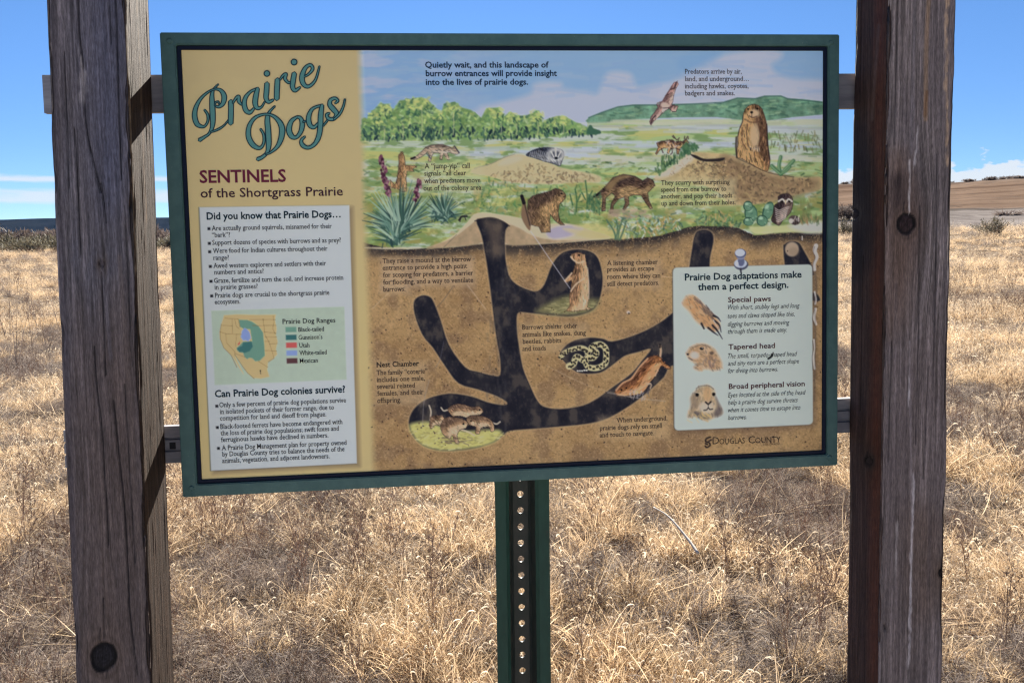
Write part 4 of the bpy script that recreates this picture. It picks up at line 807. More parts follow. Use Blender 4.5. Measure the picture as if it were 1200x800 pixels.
for _r in (hw[:4], hw[4:7], hw[7:]): text_block("handwritten_text", _r, 5.6, INK_BLACK, -0.004, 0.28, jitter=0.035)

# title in brush script: every stroke is a ribbon with a dark outline
TITLE = [
 [(256, 99, 1.6), (250.6, 105, 2.6), (248.5, 113, 5), (249, 127, 6.5), (249.5, 141, 6), (248.5, 150, 4.5), (245, 157, 3), (239, 161.3, 3.5), (233.8, 164.5, 4.6)],
 [(239.8, 129, 2.4), (243.6, 135, 3), (243.4, 143, 2.6), (239, 148.6, 3), (231.5, 146, 5.5), (228.3, 137, 6), (229.5, 127, 5), (235, 116.5, 3.6), (243, 109, 2.6), (251, 105, 2.2), (258.6, 106.2, 4), (262.8, 113, 6), (261.6, 121, 5.2), (257, 125.4, 3.4), (252, 124.6, 2)],
 [(252, 124.5, 1.8), (252.6, 120.4, 2), (256, 119.6, 2), (257, 122.8, 1.6)],
 [(247, 155.2, 2), (256, 151.8, 2.6), (263, 147, 2), (268.2, 140.5, 1.8)],
 [(270.8, 119, 6), (270.8, 131, 6.2), (270.4, 145, 6)],
 [(273, 121, 2.2), (277, 115, 3.2), (280, 113.6, 3.6), (280, 118.6, 4.4), (283, 122.6, 2.6), (286.5, 122.4, 2)],
 [(302, 104.4, 3.6), (294.5, 107.4, 3), (288.3, 114, 4.4), (286.4, 122, 5.4), (288.4, 129.6, 5.6), (293, 132.2, 4.4), (297.6, 127.6, 3)],
 [(302.2, 104, 4.4), (300, 113, 6), (299.2, 121.6, 6), (301.6, 126.8, 4.6), (306.4, 125.8, 2.6), (310.4, 119.6, 2)],
 [(313, 98.2, 5.6), (312.4, 108, 6), (312, 115.4, 5.5), (315, 119.8, 4), (320.4, 117.4, 2.6)],
 [(325.4, 93.6, 6), (324.7, 105, 6.2), (324.4, 116.4, 6)],
 [(328, 94, 2.2), (332, 88.6, 3), (335.4, 87.4, 3.6), (334.2, 92.4, 4), (337.6, 97, 3), (341.6, 97, 2.4)],
 [(345, 86.4, 5.6), (343.6, 95, 6), (343, 102, 5.5), (346, 106.4, 4.4), (352, 102.6, 2.4)],
 [(353.6, 91.4, 2), (361, 88, 2.6), (366.4, 81.4, 3.8), (363.8, 76.6, 3.6), (358, 80.2, 4.4), (354.2, 89.6, 6), (355.4, 98.2, 5.4), (361.5, 101.8, 4), (369.6, 94.4, 3), (374.6, 78, 2)],
 [(322.2, 124.8, 2), (316, 131.6, 3), (313.5, 140, 5.8), (314.5, 155, 6.5), (315, 170, 6), (313, 179, 4), (307.5, 184.4, 4), (302, 187, 4.6)],
 [(305.5, 151.5, 2.4), (309.2, 158.6, 3), (309, 168.4, 3), (304.4, 173.8, 4), (296.5, 170, 6), (291.4, 160, 6), (292.6, 147.5, 5), (300, 137.8, 3.6), (312.5, 134.2, 2.6), (322.5, 137.8, 4), (329.8, 147.5, 6.4), (330.3, 159, 6.5), (325.8, 171, 4.6), (317.5, 178.8, 2.6), (311.5, 181.2, 2)],
 [(348.5, 137.2, 3), (341.6, 142.6, 5), (338.8, 152, 6.4), (341.6, 159.6, 6), (347, 161.4, 4), (352.4, 155, 5), (354.4, 146, 5.6), (352.4, 139, 4.2), (348, 137.2, 3)],
 [(355, 143.2, 2), (361.5, 142, 2)],
 [(377.6, 124.2, 3.6), (371, 125.6, 3), (365.2, 129.4, 4), (361.8, 138, 5.6), (363.2, 146.6, 5.6), (368, 149.6, 4), (373, 145, 3)],
 [(377.6, 123.6, 4.2), (376, 135, 6), (375.4, 150, 6), (373, 162, 5.6), (368, 170, 4.4), (361, 173.4, 4), (354.8, 170.5, 5), (353.2, 165, 3.6), (357.4, 160.4, 2.4)],
 [(378.6, 148, 2), (383, 142.6, 2.4), (385.6, 137.6, 2.2)],
 [(393, 121.6, 2.4), (396, 118.6, 3), (392.6, 115.7, 3.6), (387.4, 118, 4.4), (386.8, 123.5, 5.4), (391, 128.6, 6), (394.8, 134, 5), (391, 139.8, 4), (385.2, 139.3, 4), (383, 135, 3.4), (386.2, 133, 2.4)],
 [(391.6, 140.2, 2.6), (398, 134.2, 3), (402.4, 125.4, 2.6), (404.4, 116.6, 2)]]
def ribbon(P, grow, y):
    Q = catmull(np.asarray(P, float), 8)
    d = np.gradient(Q[:, :2], axis=0); d /= np.linalg.norm(d, axis=1)[:, None] + 1e-9
    n = np.stack([-d[:, 1], d[:, 0]], -1); h = (Q[:, 2] / 2 + grow)[:, None]
    L, R = Q[:, :2] + n * h, Q[:, :2] - n * h
    # round ends
    e = Q[-1, :2] + d[-1] * h[-1] * 0.8; b = Q[0, :2] - d[0] * h[0] * 0.8
    pts = np.vstack([L, R, e[None], b[None]]); s = S(pts[:, 0], pts[:, 1]); n_ = len(Q)
    V = np.stack([s[:, 0], np.full(len(s), y), s[:, 1]], -1)
    F = [(k, k + 1, n_ + k + 1, n_ + k) for k in range(n_ - 1)] + [(n_ - 1, 2 * n_, 2 * n_ - 1), (0, n_, 2 * n_ + 1)]
    return V, F
def title_parts():
    V, F, MI = [], [], []; base = 0; y = -0.0005
    items = [(p, 0) for p in TITLE]
    for p, _ in items:
        for grow, mi in ((0.45, 0), (-0.75, 1)):
            q = [(a, b, max(c_, 1.9) if mi else c_) for a, b, c_ in p]
            v, f = ribbon(q, grow, y); y -= 0.000015
            V.append(v); F += [tuple(k + base for k in t) for t in f]; MI += [mi] * len(f); base += len(v)
    for cx_, cy_, r in ((313, 86.7, 3.6), (344.8, 73.3, 3.7)):
        for rr, mi in ((r + .35, 0), (r - 0.95, 1)):
            a = np.linspace(0, 2 * math.pi, 20, endpoint=False); s = S(cx_ + rr * np.cos(a), cy_ + rr * np.sin(a))
            V.append(np.stack([s[:, 0], np.full(20, y), s[:, 1]], -1)); F.append(tuple(range(base, base + 20))); MI.append(mi); base += 20; y -= 0.000015
    o = mesh_obj("title_lettering", np.vstack(V), F, [ink("title_outline", (12, 38, 50)), ink("title_fill", (70, 112, 112))], panel)
    o.data.polygons.foreach_set("material_index", MI); o.data.update()
title_parts()

# steel rails behind the sign that tie it to the posts
rm = Mat("rail_grey_steel")
_n = rm.noise(16, rm.coord("Object", (1, 6, 6)), 6, 0.6)
rm.color(rm.mix(rm.ramp(_n, 0.3, 0.7), (0.22, 0.215, 0.235), (0.34, 0.33, 0.345))); rm.set(Roughness=0.62, Metallic=0.25)
M_RAIL = rm.m
def rail(z0, z1, grooved):
    bm = bmesh.new(); x0, x1 = -0.617, 0.530; y0 = 0.0205
    prof = [(0, 0), (0, 0.30), (0.004, 0.32), (0.004, 0.36), (0, 0.38), (0, 0.62), (0.004, 0.64), (0.004, 0.68), (0, 0.70), (0, 1), (0.009, 1), (0.009, 0)] if grooved else [(0, 0), (0, 1), (0.009, 1), (0.009, 0)]
    A_ = [bm.verts.new((x0, y0 + a, z0 + (z1 - z0) * b)) for a, b in prof]; B_ = [bm.verts.new((x1, y0 + a, z0 + (z1 - z0) * b)) for a, b in prof]
    for k in range(len(prof)):
        j = (k + 1) % len(prof); bm.faces.new((A_[k], B_[k], B_[j], A_[j]))
    bm.faces.new(A_[::-1]); bm.faces.new(B_)
    bmesh.ops.recalc_face_normals(bm, faces=bm.faces)
    return bm_obj("mounting_rail", bm, M_RAIL, sign)
_a = S(185, 83.5)[1], S(185, 128.5)[1]; rail(_a[1], _a[0], False)
_a = S(200, 503)[1], S(200, 547)[1]; low_rail = rail(_a[1], _a[0], True)
dk = Mat("slot_black"); dk.color((0.012, 0.012, 0.015)); dk.set(Roughness=0.8)
_s = S(197, 526); bm = bmesh.new(); box_bm(bm, _s[0] - .005, _s[0] + .003, 0.0198, 0.0215, _s[1] - .005, _s[1] + .004); bm_obj("slot", bm, dk.m, low_rail)
# ------------------------------------------------------------------ wooden posts: weathered 4 x 4 timber, fine mesh so that grain, checks and knots are real relief
wm = Mat("weathered_timber")
_g = wm.noise(1.0, wm.coord("Object", (700, 700, 22)), 5, 0.65)
_g2 = wm.noise(1.0, wm.coord("Object", (260, 260, 9)), 4, 0.6)
_g3 = wm.noise(1.0, wm.coord("Object", (1000, 1000, 110)), 3, 0.7)
_m = wm.math('MULTIPLY', wm.ramp(_g, 0.25, 0.75, 0.70, 1.26), wm.ramp(_g2, 0.25, 0.75, 0.85, 1.14))
_m = wm.math('MULTIPLY', _m, wm.ramp(_g3, 0.3, 0.7, 0.68, 1.34))
_cc = wm.n("ShaderNodeCombineColor"); [wm.l(_m, _cc.inputs[k]) for k in range(3)]
wm.color(wm.mix(1.0, wm.attr("Col"), _cc.outputs[0], 'MULTIPLY'))
wm.set(Roughness=0.82, Specular_IOR_Level=0.2)
wm.bump(wm.math('ADD', _g, wm.math('MULTIPLY', _g3, 0.6)), 0.8, 0.0014)
M_WOOD = wm.m
WOOD_GAIN = np.array([1.05, 1.02, 0.98]) * 1.06
def timber(name, label, x, y, yaw, lx, ly, w, faces, seed):
    """faces: dict side -> (base colours, list of features); sides 0 front, 1 right, 2 back, 3 left"""
    n = 82
    s = np.linspace(0, 1, n, endpoint=False)
    loc = []; side = []; uu = []
    for k in range(4):
        loc.append({0: np.stack([-0.5 + s, 0 * s], 1), 1: np.stack([0 * s + .5, s], 1), 2: np.stack([.5 - s, 0 * s + 1], 1), 3: np.stack([0 * s - .5, 1 - s], 1)}[k])
        side += [k] * n; uu.append(s)
    loc = np.vstack(loc) * w; side = np.array(side); uu = np.concatenate(uu)
    nor = np.array([[0, -1], [1, 0], [0, 1], [-1, 0]])[side].astype(float)
    z = np.concatenate([np.arange(-0.35, 0.88, 0.04), np.arange(0.88, 1.88, 0.0025), np.arange(1.88, 2.42, 0.04)])
    NZ, NP = len(z), len(loc)
    U = np.tile(uu, NZ); SD = np.tile(side, NZ); Z = np.repeat(z, NP)
    L = np.tile(loc, (NZ, 1)); N = np.tile(nor, (NZ, 1))
    # eased and worn arrises
    e = np.minimum(U, 1 - U) * w
    corner = (SD + (U > .5)) % 4
    wear = 0.0030 + 0.0085 * sm(fbm(Z * 11, corner * 7.3 + seed, seed, 5), 0.38, 0.75)
    inset = np.clip(1 - e / wear, 0, 1) ** 2 * wear * 0.42
    ca, sa = math.cos(yaw), math.sin(yaw); ax = np.array([ca, sa]); bx = np.array([-sa, ca])
    def world(off):
        q = L + N * off[:, None]
        return np.stack([x + q[:, 0] * ax[0] + q[:, 1] * bx[0] + lx * (Z - 1.5), y + q[:, 0] * ax[1] + q[:, 1] * bx[1] + ly * (Z - 1.5), Z], 1)
    px, py = proj(world(-inset))
    Cc = np.zeros((len(Z), 3)); depth = inset.copy()
    gu = U * w
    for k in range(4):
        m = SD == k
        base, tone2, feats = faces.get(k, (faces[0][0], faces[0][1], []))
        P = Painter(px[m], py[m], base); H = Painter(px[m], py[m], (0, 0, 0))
        u_, z_ = gu[m].copy(), Z[m]
        warp = np.zeros(len(u_))
        for f in feats:                                         # the grain runs round the knots
            if f[0] == 'knot':
                _, cx, cy, r = f[:4]
                dx, dy = P.X - cx, (P.Y - cy) * 0.36
                rr = dx * dx + dy * dy
                u_ += dx / 1000.0 * 0.86 * np.exp(-rr / (2 * (r * 2.3) ** 2)) * -0.9
                warp = np.maximum(warp, np.exp(-rr / (2 * (r * 1.9) ** 2)))
        g1 = fbm(u_ * 420, z_ * 9, seed + k, 4); g2 = fbm(u_ * 1100, z_ * 14 + 3, seed + 5 + k, 3); g3 = fbm(u_ * 60, z_ * 5, seed + 9 + k, 3)
        ring = 0.5 + 0.5 * np.sin((u_ * 1500 + 3.0 * fbm(u_ * 40, z_ * 3, seed + 20)) * (0.55 + 0.25 * k))
        P.C *= (0.58 + 0.84 * g1)[:, None]; P.C *= (0.68 + 0.64 * g2)[:, None]
        P.C *= (1 - 0.22 * warp * ring)[:, None]; P.C *= (0.94 + 0.12 * ring)[:, None]
        smix(P.C, sm(g3, 0.42, 0.68) * 0.5, tone2)
        hh = (0.5 - g1) * 0.0010 + (0.5 - g2) * 0.0005
        for f in feats:
            kind = f[0]
            if kind == 'crack':
                P.stroke(f[1], f[2] * 2.2, np.array(base) * 0.5, 0.35, 1.5); P.stroke(f[1], f[2] * 0.75, (20, 19, 24), 0.85, 0.5); H.stroke(f[1], f[2] * 1.3, (255, 0, 0), 1, 0.5)
            elif kind == 'line': P.stroke(f[1], f[2], f[3], f[4], 1.0)
            elif kind == 'band': P.fill(f[1], f[2], f[4] if len(f) > 4 else 3, f[3], True, 0.15, 6, seed)
            elif kind == 'chip':
                r = np.random.default_rng(len(f[1]) + int(f[1][0][0]))
                for a, b in zip(f[1][:-1], f[1][1:]):
                    for t in np.linspace(0, 1, max(2, int(math.hypot(b[0] - a[0], b[1] - a[1]) / 2.2)), endpoint=False):
                        if r.random() < f[4]:
                            P.blob(a[0] + (b[0] - a[0]) * t + r.normal() * f[2] * .16, a[1] + (b[1] - a[1]) * t, f[2] * r.uniform(.12, .42), r.uniform(3, 9), f[3], r.uniform(0.25, 0.8), 0, 1.4)
            elif kind == 'knot':
                _, cx, cy, r, dark, halo = f
                P.blob(cx, cy, r * 2.2, r * 4.2, halo, 0.55, 0, 0.7)
                for q in range(3): P.blob(cx, cy, r * (1.75 - 0.22 * q), r * (2.3 - 0.36 * q), np.array(halo) * (0.72 if q % 2 else 1.12), 0.5, 0, 4)
                th = np.linspace(0, 2 * math.pi, 22, endpoint=False); wv = 1 + 0.20 * (fbm(np.cos(th) * 1.3 + seed + cx, np.sin(th) * 1.3, seed, 3) - 0.5) * 2
                kp = lambda m_: np.stack([cx + np.cos(th) * r * m_ * wv, cy + np.sin(th) * r * 1.12 * m_ * wv], 1)
                P.fill(kp(1.1), (14, 13, 16), 1.2, 0.96, True); P.fill(kp(0.86), dark, 2.0, 0.9, True, 0.35, 3)
                P.stroke([(cx - r * .2, cy - r * 1.1), (cx - r * .35, cy - r * 1.7), (cx - r * .25, cy - r * 2.4)], 1.3, (24, 22, 26), 0.7); P.stroke([(cx + r * .3, cy + r * 1.1), (cx + r * .2, cy + r * 1.8)], 1.1, (24, 22, 26), 0.6)
                for q in range(9):
                    a = q * 0.7 + seed; P.stroke([(cx, cy), (cx + math.cos(a) * r * .8, cy + math.sin(a) * r * .9)], 0.8, np.array(dark) * (1.7 if q % 2 else 0.5), 0.6)
                for q in (0.35, 0.6): 
                    a = np.linspace(0, 6.28, 14); P.stroke(np.stack([cx + np.cos(a) * r * q, cy + np.sin(a) * r * q * 1.1], 1), 0.9, np.array(dark) * 1.7, 0.5)
                H.blob(cx, cy, r * 1.05, r * 1.18, (255, 0, 0), 0.9, 0, 4); H.blob(cx, cy, r * 0.8, r * 0.9, (60, 0, 0), 0.9, 0, 2)
        Cc[m] = P.C; depth[m] += hh + H.C[:, 0] / 255 * 0.0022
    V = world(-depth)
    i = np.arange(NZ * NP).reshape(NZ, NP); j = np.roll(i, -1, 1)
    Qd = np.stack([i[:-1], j[:-1], j[1:], i[1:]], -1).reshape(-1, 4)
    top = len(V); V = np.vstack([V, V[i[-1]].mean(0)[None] + [[0, 0, 0.004]]])
    org = np.array([x, y, 0.0]); 
    o = mesh_np(name, V - org, Qd, M_WOOD)
    o.location = org
    bm = bmesh.new(); bm.from_mesh(o.data); bm.verts.ensure_lookup_table()
    for a in range(NP): bm.faces.new((bm.verts[int(i[-1][a])], bm.verts[int(j[-1][a])], bm.verts[top]))
    bm.to_mesh(o.data); bm.free()
    set_color(o, np.clip(lin(np.vstack([Cc, Cc[:1]])) * WOOD_GAIN, 0.004, 0.7))
    tag(o, label, "post")
    return o
GREY, BLUE, BRN = (99, 95, 101), (88, 89, 102), (98, 84, 76)
lf = [('band', [(80, 420), (196, 420), (210, 820), (82, 820)], (92, 78, 72), 0.65, 60),
      ('band', [(95, -10), (150, -10), (152, 200), (112, 240)], (82, 86, 108), 0.6, 20),
      ('crack', [(91, -12), (93, 40), (97, 75), (98, 110), (101, 150), (107, 180), (113, 205), (118, 225)], 1.3), ('crack', [(87, 150), (91, 215), (93, 270), (95, 300)], 0.7),
      ('crack', [(134.5, -12), (137, 40), (138, 90), (140, 150), (142, 210)], 1.0), ('crack', [(127, -12), (129, 30), (130, 52)], 0.7), ('crack', [(118, 215), (122, 240), (124, 262)], 0.8), ('crack', [(119, 318), (120.5, 360), (122, 400), (124, 440)], 0.8),
      ('crack', [(110, 405), (113, 450), (119, 500), (122, 550), (125.5, 600), (127, 640)], 0.9), ('crack', [(133, 470), (140, 540), (146, 600), (150, 670), (152, 715), (157, 760)], 1.2), ('crack', [(146, 450), (150, 520), (158, 660)], 0.6), ('crack', [(121, 700), (122, 748)], 0.8), ('crack', [(150, 700), (154, 740), (161, 790)], 0.7),
      ('crack', [(75, 60), (78, 130), (81, 220)], 0.5), ('crack', [(146, 240), (150, 330), (155, 430)], 0.5),
      ('knot', 119, 309, 3.0, (48, 42, 44), (92, 82, 78)), ('knot', 121.4, 769, 14.2, (30, 29, 34), (96, 84, 80)),
      ('chip', [(93, 56), (94, 70), (96, 82)], 4.5, (170, 165, 168), 0.7), ('chip', [(97, 82), (97, 100), (97, 120)], 11, (150, 146, 152), 0.8), ('chip', [(54, -5), (57, 30), (59, 60), (60, 95), (61, 130)], 3.5, (170, 160, 158), 0.55),
      ('line', [(62, 0), (68, 200), (80, 500), (92, 800)], 7, (70, 66, 76), 0.35), ('line', [(105, 0), (110, 200), (130, 420)], 4, (112, 110, 122), 0.4), ('line', [(72, 20), (76, 240)], 3, (108, 104, 116), 0.4), ('line', [(140, 300), (160, 600), (170, 800)], 5, (112, 100, 96), 0.4)]
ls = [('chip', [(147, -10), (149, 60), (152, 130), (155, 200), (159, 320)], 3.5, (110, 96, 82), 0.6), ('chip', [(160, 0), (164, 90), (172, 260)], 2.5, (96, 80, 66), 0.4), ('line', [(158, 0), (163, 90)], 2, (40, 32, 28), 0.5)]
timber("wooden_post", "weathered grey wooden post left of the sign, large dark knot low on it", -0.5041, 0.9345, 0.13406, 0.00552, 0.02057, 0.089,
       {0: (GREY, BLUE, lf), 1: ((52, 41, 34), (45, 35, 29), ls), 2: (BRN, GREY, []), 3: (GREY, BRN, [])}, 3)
rf = [('band', [(1040, 200), (1064, 190), (1072, 300), (1056, 380), (1036, 380)], (104, 84, 74), 0.7, 14), ('band', [(1046, 212), (1058, 205), (1062, 250), (1048, 256)], (44, 38, 42), 0.8, 6), ('band', [(1064, 600), (1100, 610), (1100, 700), (1070, 720)], (98, 80, 68), 0.6, 16), ('band', [(1030, 420), (1112, 420), (1106, 820), (1028, 820)], (96, 84, 82), 0.5, 60),
      ('knot', 1062, 262, 10.2, (42, 32, 34), (98, 82, 76)), ('line', [(1089, -10), (1086, 40), (1085, 100), (1085, 140)], 5, (150, 124, 100), 0.65), ('line', [(1086, 108), (1084, 135)], 4, (116, 88, 66), 0.7),
      ('chip', [(1110, -10), (1109, 30), (1109, 100), (1110, 150), (1110, 200)], 5, (174, 150, 128), 0.55), ('chip', [(1076, 145), (1074, 170), (1071, 195)], 3.5, (176, 172, 176), 0.5), ('chip', [(1066, 185), (1066, 215), (1065, 247)], 2.8, (190, 184, 186), 0.8), ('chip', [(1112, 240), (1111, 300), (1110, 330)], 2.5, (176, 166, 160), 0.5),
      ('line', [(1066, 400), (1066, 440), (1068, 560), (1068, 620)], 1.6, (150, 142, 146), 0.6), ('chip', [(1065, 440), (1065, 475)], 2.6, (176, 172, 176), 0.5), ('chip', [(1052, 610), (1050, 650), (1049, 680)], 4, (150, 142, 142), 0.6), ('chip', [(1071, 560), (1070, 600), (1068, 640), (1067, 700), (1066, 735), (1065, 778)], 3.6, (176, 170, 174), 0.9), ('line', [(1066, 776), (1065, 810)], 1.2, (140, 132, 136), 0.6),
      ('crack', [(1052, 0), (1050, 90), (1048, 170)], 0.6), ('crack', [(1098, 180), (1097, 300), (1094, 420)], 0.6), ('crack', [(1078, 240), (1076, 400), (1073, 520)], 0.5), ('crack', [(1088, 430), (1082, 560)], 0.5), ('crack', [(1045, 400), (1041, 540)], 0.5), ('crack', [(1036.5, 732), (1037.5, 738)], 1.6),
      ('knot', 1104.5, 671, 4.5, (34, 28, 30), (92, 78, 70)), ('line', [(1072, 0), (1068, 180)], 4, (124, 120, 128), 0.4), ('line', [(1050, 330), (1046, 560)], 4, (116, 106, 108), 0.4), ('line', [(1095, 330), (1088, 700)], 5, (88, 80, 82), 0.4)]
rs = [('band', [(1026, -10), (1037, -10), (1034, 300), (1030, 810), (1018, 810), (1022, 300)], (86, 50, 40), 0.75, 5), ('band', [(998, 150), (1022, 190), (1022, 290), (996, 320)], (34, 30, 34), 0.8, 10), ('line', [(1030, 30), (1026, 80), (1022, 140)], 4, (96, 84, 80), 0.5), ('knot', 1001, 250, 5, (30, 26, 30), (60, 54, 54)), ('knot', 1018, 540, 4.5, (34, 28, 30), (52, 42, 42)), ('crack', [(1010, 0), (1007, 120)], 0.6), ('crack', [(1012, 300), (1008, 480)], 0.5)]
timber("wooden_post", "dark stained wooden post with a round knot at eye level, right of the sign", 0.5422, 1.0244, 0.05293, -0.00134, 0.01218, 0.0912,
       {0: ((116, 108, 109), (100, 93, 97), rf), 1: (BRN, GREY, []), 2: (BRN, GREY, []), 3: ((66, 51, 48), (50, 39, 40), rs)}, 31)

# perforated green steel post standing behind the sign
gp = Mat("green_enamel_steel")
_n = gp.noise(26, gp.coord("Object", (3, 3, 1)), 6, 0.6)
_c = gp.mix(gp.ramp(_n, 0.3, 0.7), (0.005, 0.040, 0.028), (0.010, 0.056, 0.040))
_r = gp.ramp(gp.noise(90, gp.coord("Object", (1, 1, 0.5)), 5, 0.7), 0.62, 0.72)
gp.color(gp.mix(gp.math('MULTIPLY', _r, 0.6), _c, (0.035, 0.030, 0.025))); gp.set(Roughness=0.45, Specular_IOR_Level=0.3)
gp.bump(gp.noise(500, gp.coord(), 3), 0.08, 0.001)
M_GREEN = gp.m
wb = Mat("shaded_web_steel"); wb.color(wb.mix(wb.ramp(wb.noise(30, wb.coord("Object", (3, 3, 1)), 6, 0.65), 0.35, 0.65), (0.014, 0.026, 0.021), (0.036, 0.038, 0.032))); wb.set(Roughness=0.5, Specular_IOR_Level=0.4)  # recessed web darker than the flanges: its shade is put into the colour
def channel_post():
    prof = np.array([(-0.0405, 0.000), (-0.0385, -0.0005), (-0.0245, 0.0), (-0.0195, 0.004), (-0.0150, 0.024), (-0.0115, 0.0275), (0.0115, 0.0275), (0.0150, 0.024), (0.0195, 0.004), (0.0245, 0.0), (0.0385, -0.0005), (0.0405, 0.0)])
    T = 0.0026; z0, z1 = -0.4, 1.76
    V, F = [], []
    def add(p):
        V.append(p); return len(V) - 1
    # flanges and side walls as one long strip each; the web is built hole by hole
    def strip(P):
        k = len(P)
        idx = [[add((px, py + yo, z)) for px, py in P] for yo in (0, T) for z in (z0, z1)]
        f0, f1, b0, b1 = idx
        for a in range(k - 1):
            F.append((f0[a], f0[a + 1], f1[a + 1], f1[a])); F.append((b0[a + 1], b0[a], b1[a], b1[a + 1]))
        for e in (0, k - 1): F.append((f0[e], b0[e], b1[e], f1[e]))
        F.append(tuple(f1) + tuple(b1[::-1])); 
    strip(prof[:6]); strip(prof[6:])
    R, pitch, ns = 0.0049, 0.0254, 20
    zz = np.arange(z0, z1 - pitch * .5, pitch); yw = 0.0275; hw_ = 0.0115
    a = np.linspace(0, 2 * math.pi, ns, endpoint=False) + math.pi / ns
    for zc in zz:
        c = [(R * math.cos(t), R * math.sin(t)) for t in a]
        sq = []
        for t in a:
            dx, dz = math.cos(t), math.sin(t); s_ = min(hw_ / abs(dx), pitch / 2 / abs(dz)); sq.append((dx * s_, dz * s_))
        zc2 = zc + pitch / 2
        i0 = [add((u, yw, zc2 + v)) for u, v in c]; o0 = [add((u, yw, zc2 + v)) for u, v in sq]
        i1 = [add((u, yw + T, zc2 + v)) for u, v in c]; o1 = [add((u, yw + T, zc2 + v)) for u, v in sq]
        for k in range(ns):
            j = (k + 1) % ns
            F.append((i0[k], i0[j], o0[j], o0[k])); F.append((i1[j], i1[k], o1[k], o1[j])); F.append((i0[j], i0[k], i1[k], i1[j]))
        # square off the corners between the radial samples
        for sx in (-1, 1):
            for sz in (-1, 1):
                near = sorted(range(ns), key=lambda k: (sq[k][0] - sx * hw_) ** 2 + (sq[k][1] - sz * pitch / 2) ** 2)[:2]
                cr0 = add((sx * hw_, yw, zc2 + sz * pitch / 2)); cr1 = add((sx * hw_, yw + T, zc2 + sz * pitch / 2))
                F.append((o0[near[0]], o0[near[1]], cr0)); F.append((o1[near[0]], o1[near[1]], cr1))
    d = ray(613.2, 682); t = 1.112 / d[1]; p = CAM + d * t
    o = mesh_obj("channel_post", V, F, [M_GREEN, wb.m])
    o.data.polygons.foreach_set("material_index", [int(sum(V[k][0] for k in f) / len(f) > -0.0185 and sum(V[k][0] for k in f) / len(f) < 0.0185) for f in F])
    o.location = (p[0] - 0.003 * p[2], p[1], 0); o.rotation_euler = (0, 0.003, 0.09)
    tag(o, "green perforated steel channel post standing behind the sign", "post")
    bm = bmesh.new(); bm.from_mesh(o.data); bmesh.ops.recalc_face_normals(bm, faces=bm.faces); bm.to_mesh(o.data); bm.free()
channel_post()
# ------------------------------------------------------------------ land
def smv(v, a, b):
    t = np.clip((np.asarray(v, float) - a) / (b - a), 0, 1); return t * t * (3 - 2 * t)
def terrain(x, y):
    x = np.asarray(x, float); y = np.asarray(y, float)
    d = np.hypot(x, y); a = np.arctan2(x, y)
    h = (fbm(x * 0.55 + 50, y * 0.55 + 50, 101, 4) - 0.5) * 0.16 * smv(d, 0.5, 4) + (fbm(x * 0.05 + 90, y * 0.05 + 90, 102, 3) - 0.5) * 0.9 * smv(d, 12, 60)
    R = smv(a, 0.10, 0.36) * smv(a, 2.0, 1.2)
    Lm = smv(a, -0.05, -0.25) * smv(a, -2.0, -1.2)
    und = 1 + 0.12 * (fbm(a * 14, d * 0.006, 103, 3) - 0.5) + 0.06 * (fbm(x * 0.11, y * 0.05, 104, 4) - 0.5) * smv(d, 55, 80)
    h = h + R * np.interp(d, [0, 20, 60, 100, 200, 235, 330, 700, 9000], [0, 0.05, 1.55, 3.9, 12.2, 13.2, 9, -4, -8]) * und
    h = h + Lm * np.interp(d, [0, 15, 80, 140, 300, 9000], [0, 0.0, 1.05, 1.0, -2, -8])
    h = h + (1 - R) * (1 - Lm) * np.interp(d, [0, 40, 200, 9000], [0, 0.3, 0.5, -8])
    return h
gm = Mat("prairie_ground")
_p = gm.pos()
_len = gm.n("ShaderNodeVectorMath", operation='LENGTH'); gm.l(_p, _len.inputs[0]); _d = _len.outputs["Value"]
_sx = gm.n("ShaderNodeSeparateXYZ"); gm.l(_p, _sx.inputs[0])
_az = gm.math('ARCTAN2', _sx.outputs[0], _sx.outputs[1])
_nb = gm.noise(0.09, _p, 6, 0.6); _nm = gm.noise(0.9, _p, 6, 0.65); _ns = gm.noise(16, _p, 6, 0.7); _nf = gm.noise(120, _p, 4, 0.7)
_soil = gm.mix(gm.ramp(_ns, 0.3, 0.7), (0.085, 0.064, 0.048), (0.17, 0.13, 0.10))
_soil = gm.mix(gm.ramp(_nf, 0.45, 0.7), _soil, (0.26, 0.20, 0.145))
_straw = gm.mix(gm.ramp(_nm, 0.3, 0.7), (0.25, 0.19, 0.125), (0.36, 0.28, 0.19))
_straw = gm.mix(gm.ramp(_ns, 0.35, 0.65, 0.0, 0.55), _straw, (0.15, 0.115, 0.08))
_straw = gm.mix(gm.ramp(_nb, 0.52, 0.66, 0.0, 0.5), _straw, (0.20, 0.16, 0.125))
_col = gm.mix(gm.math('MAXIMUM', gm.ramp(_d, 9.0, 26.0), gm.ramp(_sx.outputs[1], 0.5, -0.5)), _soil, _straw)
_dj = gm.math('ADD', _d, gm.math('MULTIPLY', gm.math('SUBTRACT', _nb, 0.5), 26.0))
_rgt = gm.ramp(_az, 0.12, 0.34)
_bare = gm.mix(gm.ramp(gm.noise(0.35, gm.pos((1, 0.4, 1)), 6, 0.7), 0.35, 0.65), (0.165, 0.145, 0.135), (0.265, 0.238, 0.22))
_hill = gm.mix(gm.ramp(gm.noise(0.05, gm.pos((0.5, 1.6, 3.0)), 6, 0.65), 0.35, 0.62), (0.10, 0.066, 0.048), (0.20, 0.142, 0.105))
_hill = gm.mix(gm.ramp(gm.noise(0.55, _p, 5, 0.7), 0.55, 0.68, 0.0, 0.6), _hill, (0.06, 0.045, 0.036))
_far = gm.mix(gm.ramp(_dj, 98, 106), _bare, _hill)
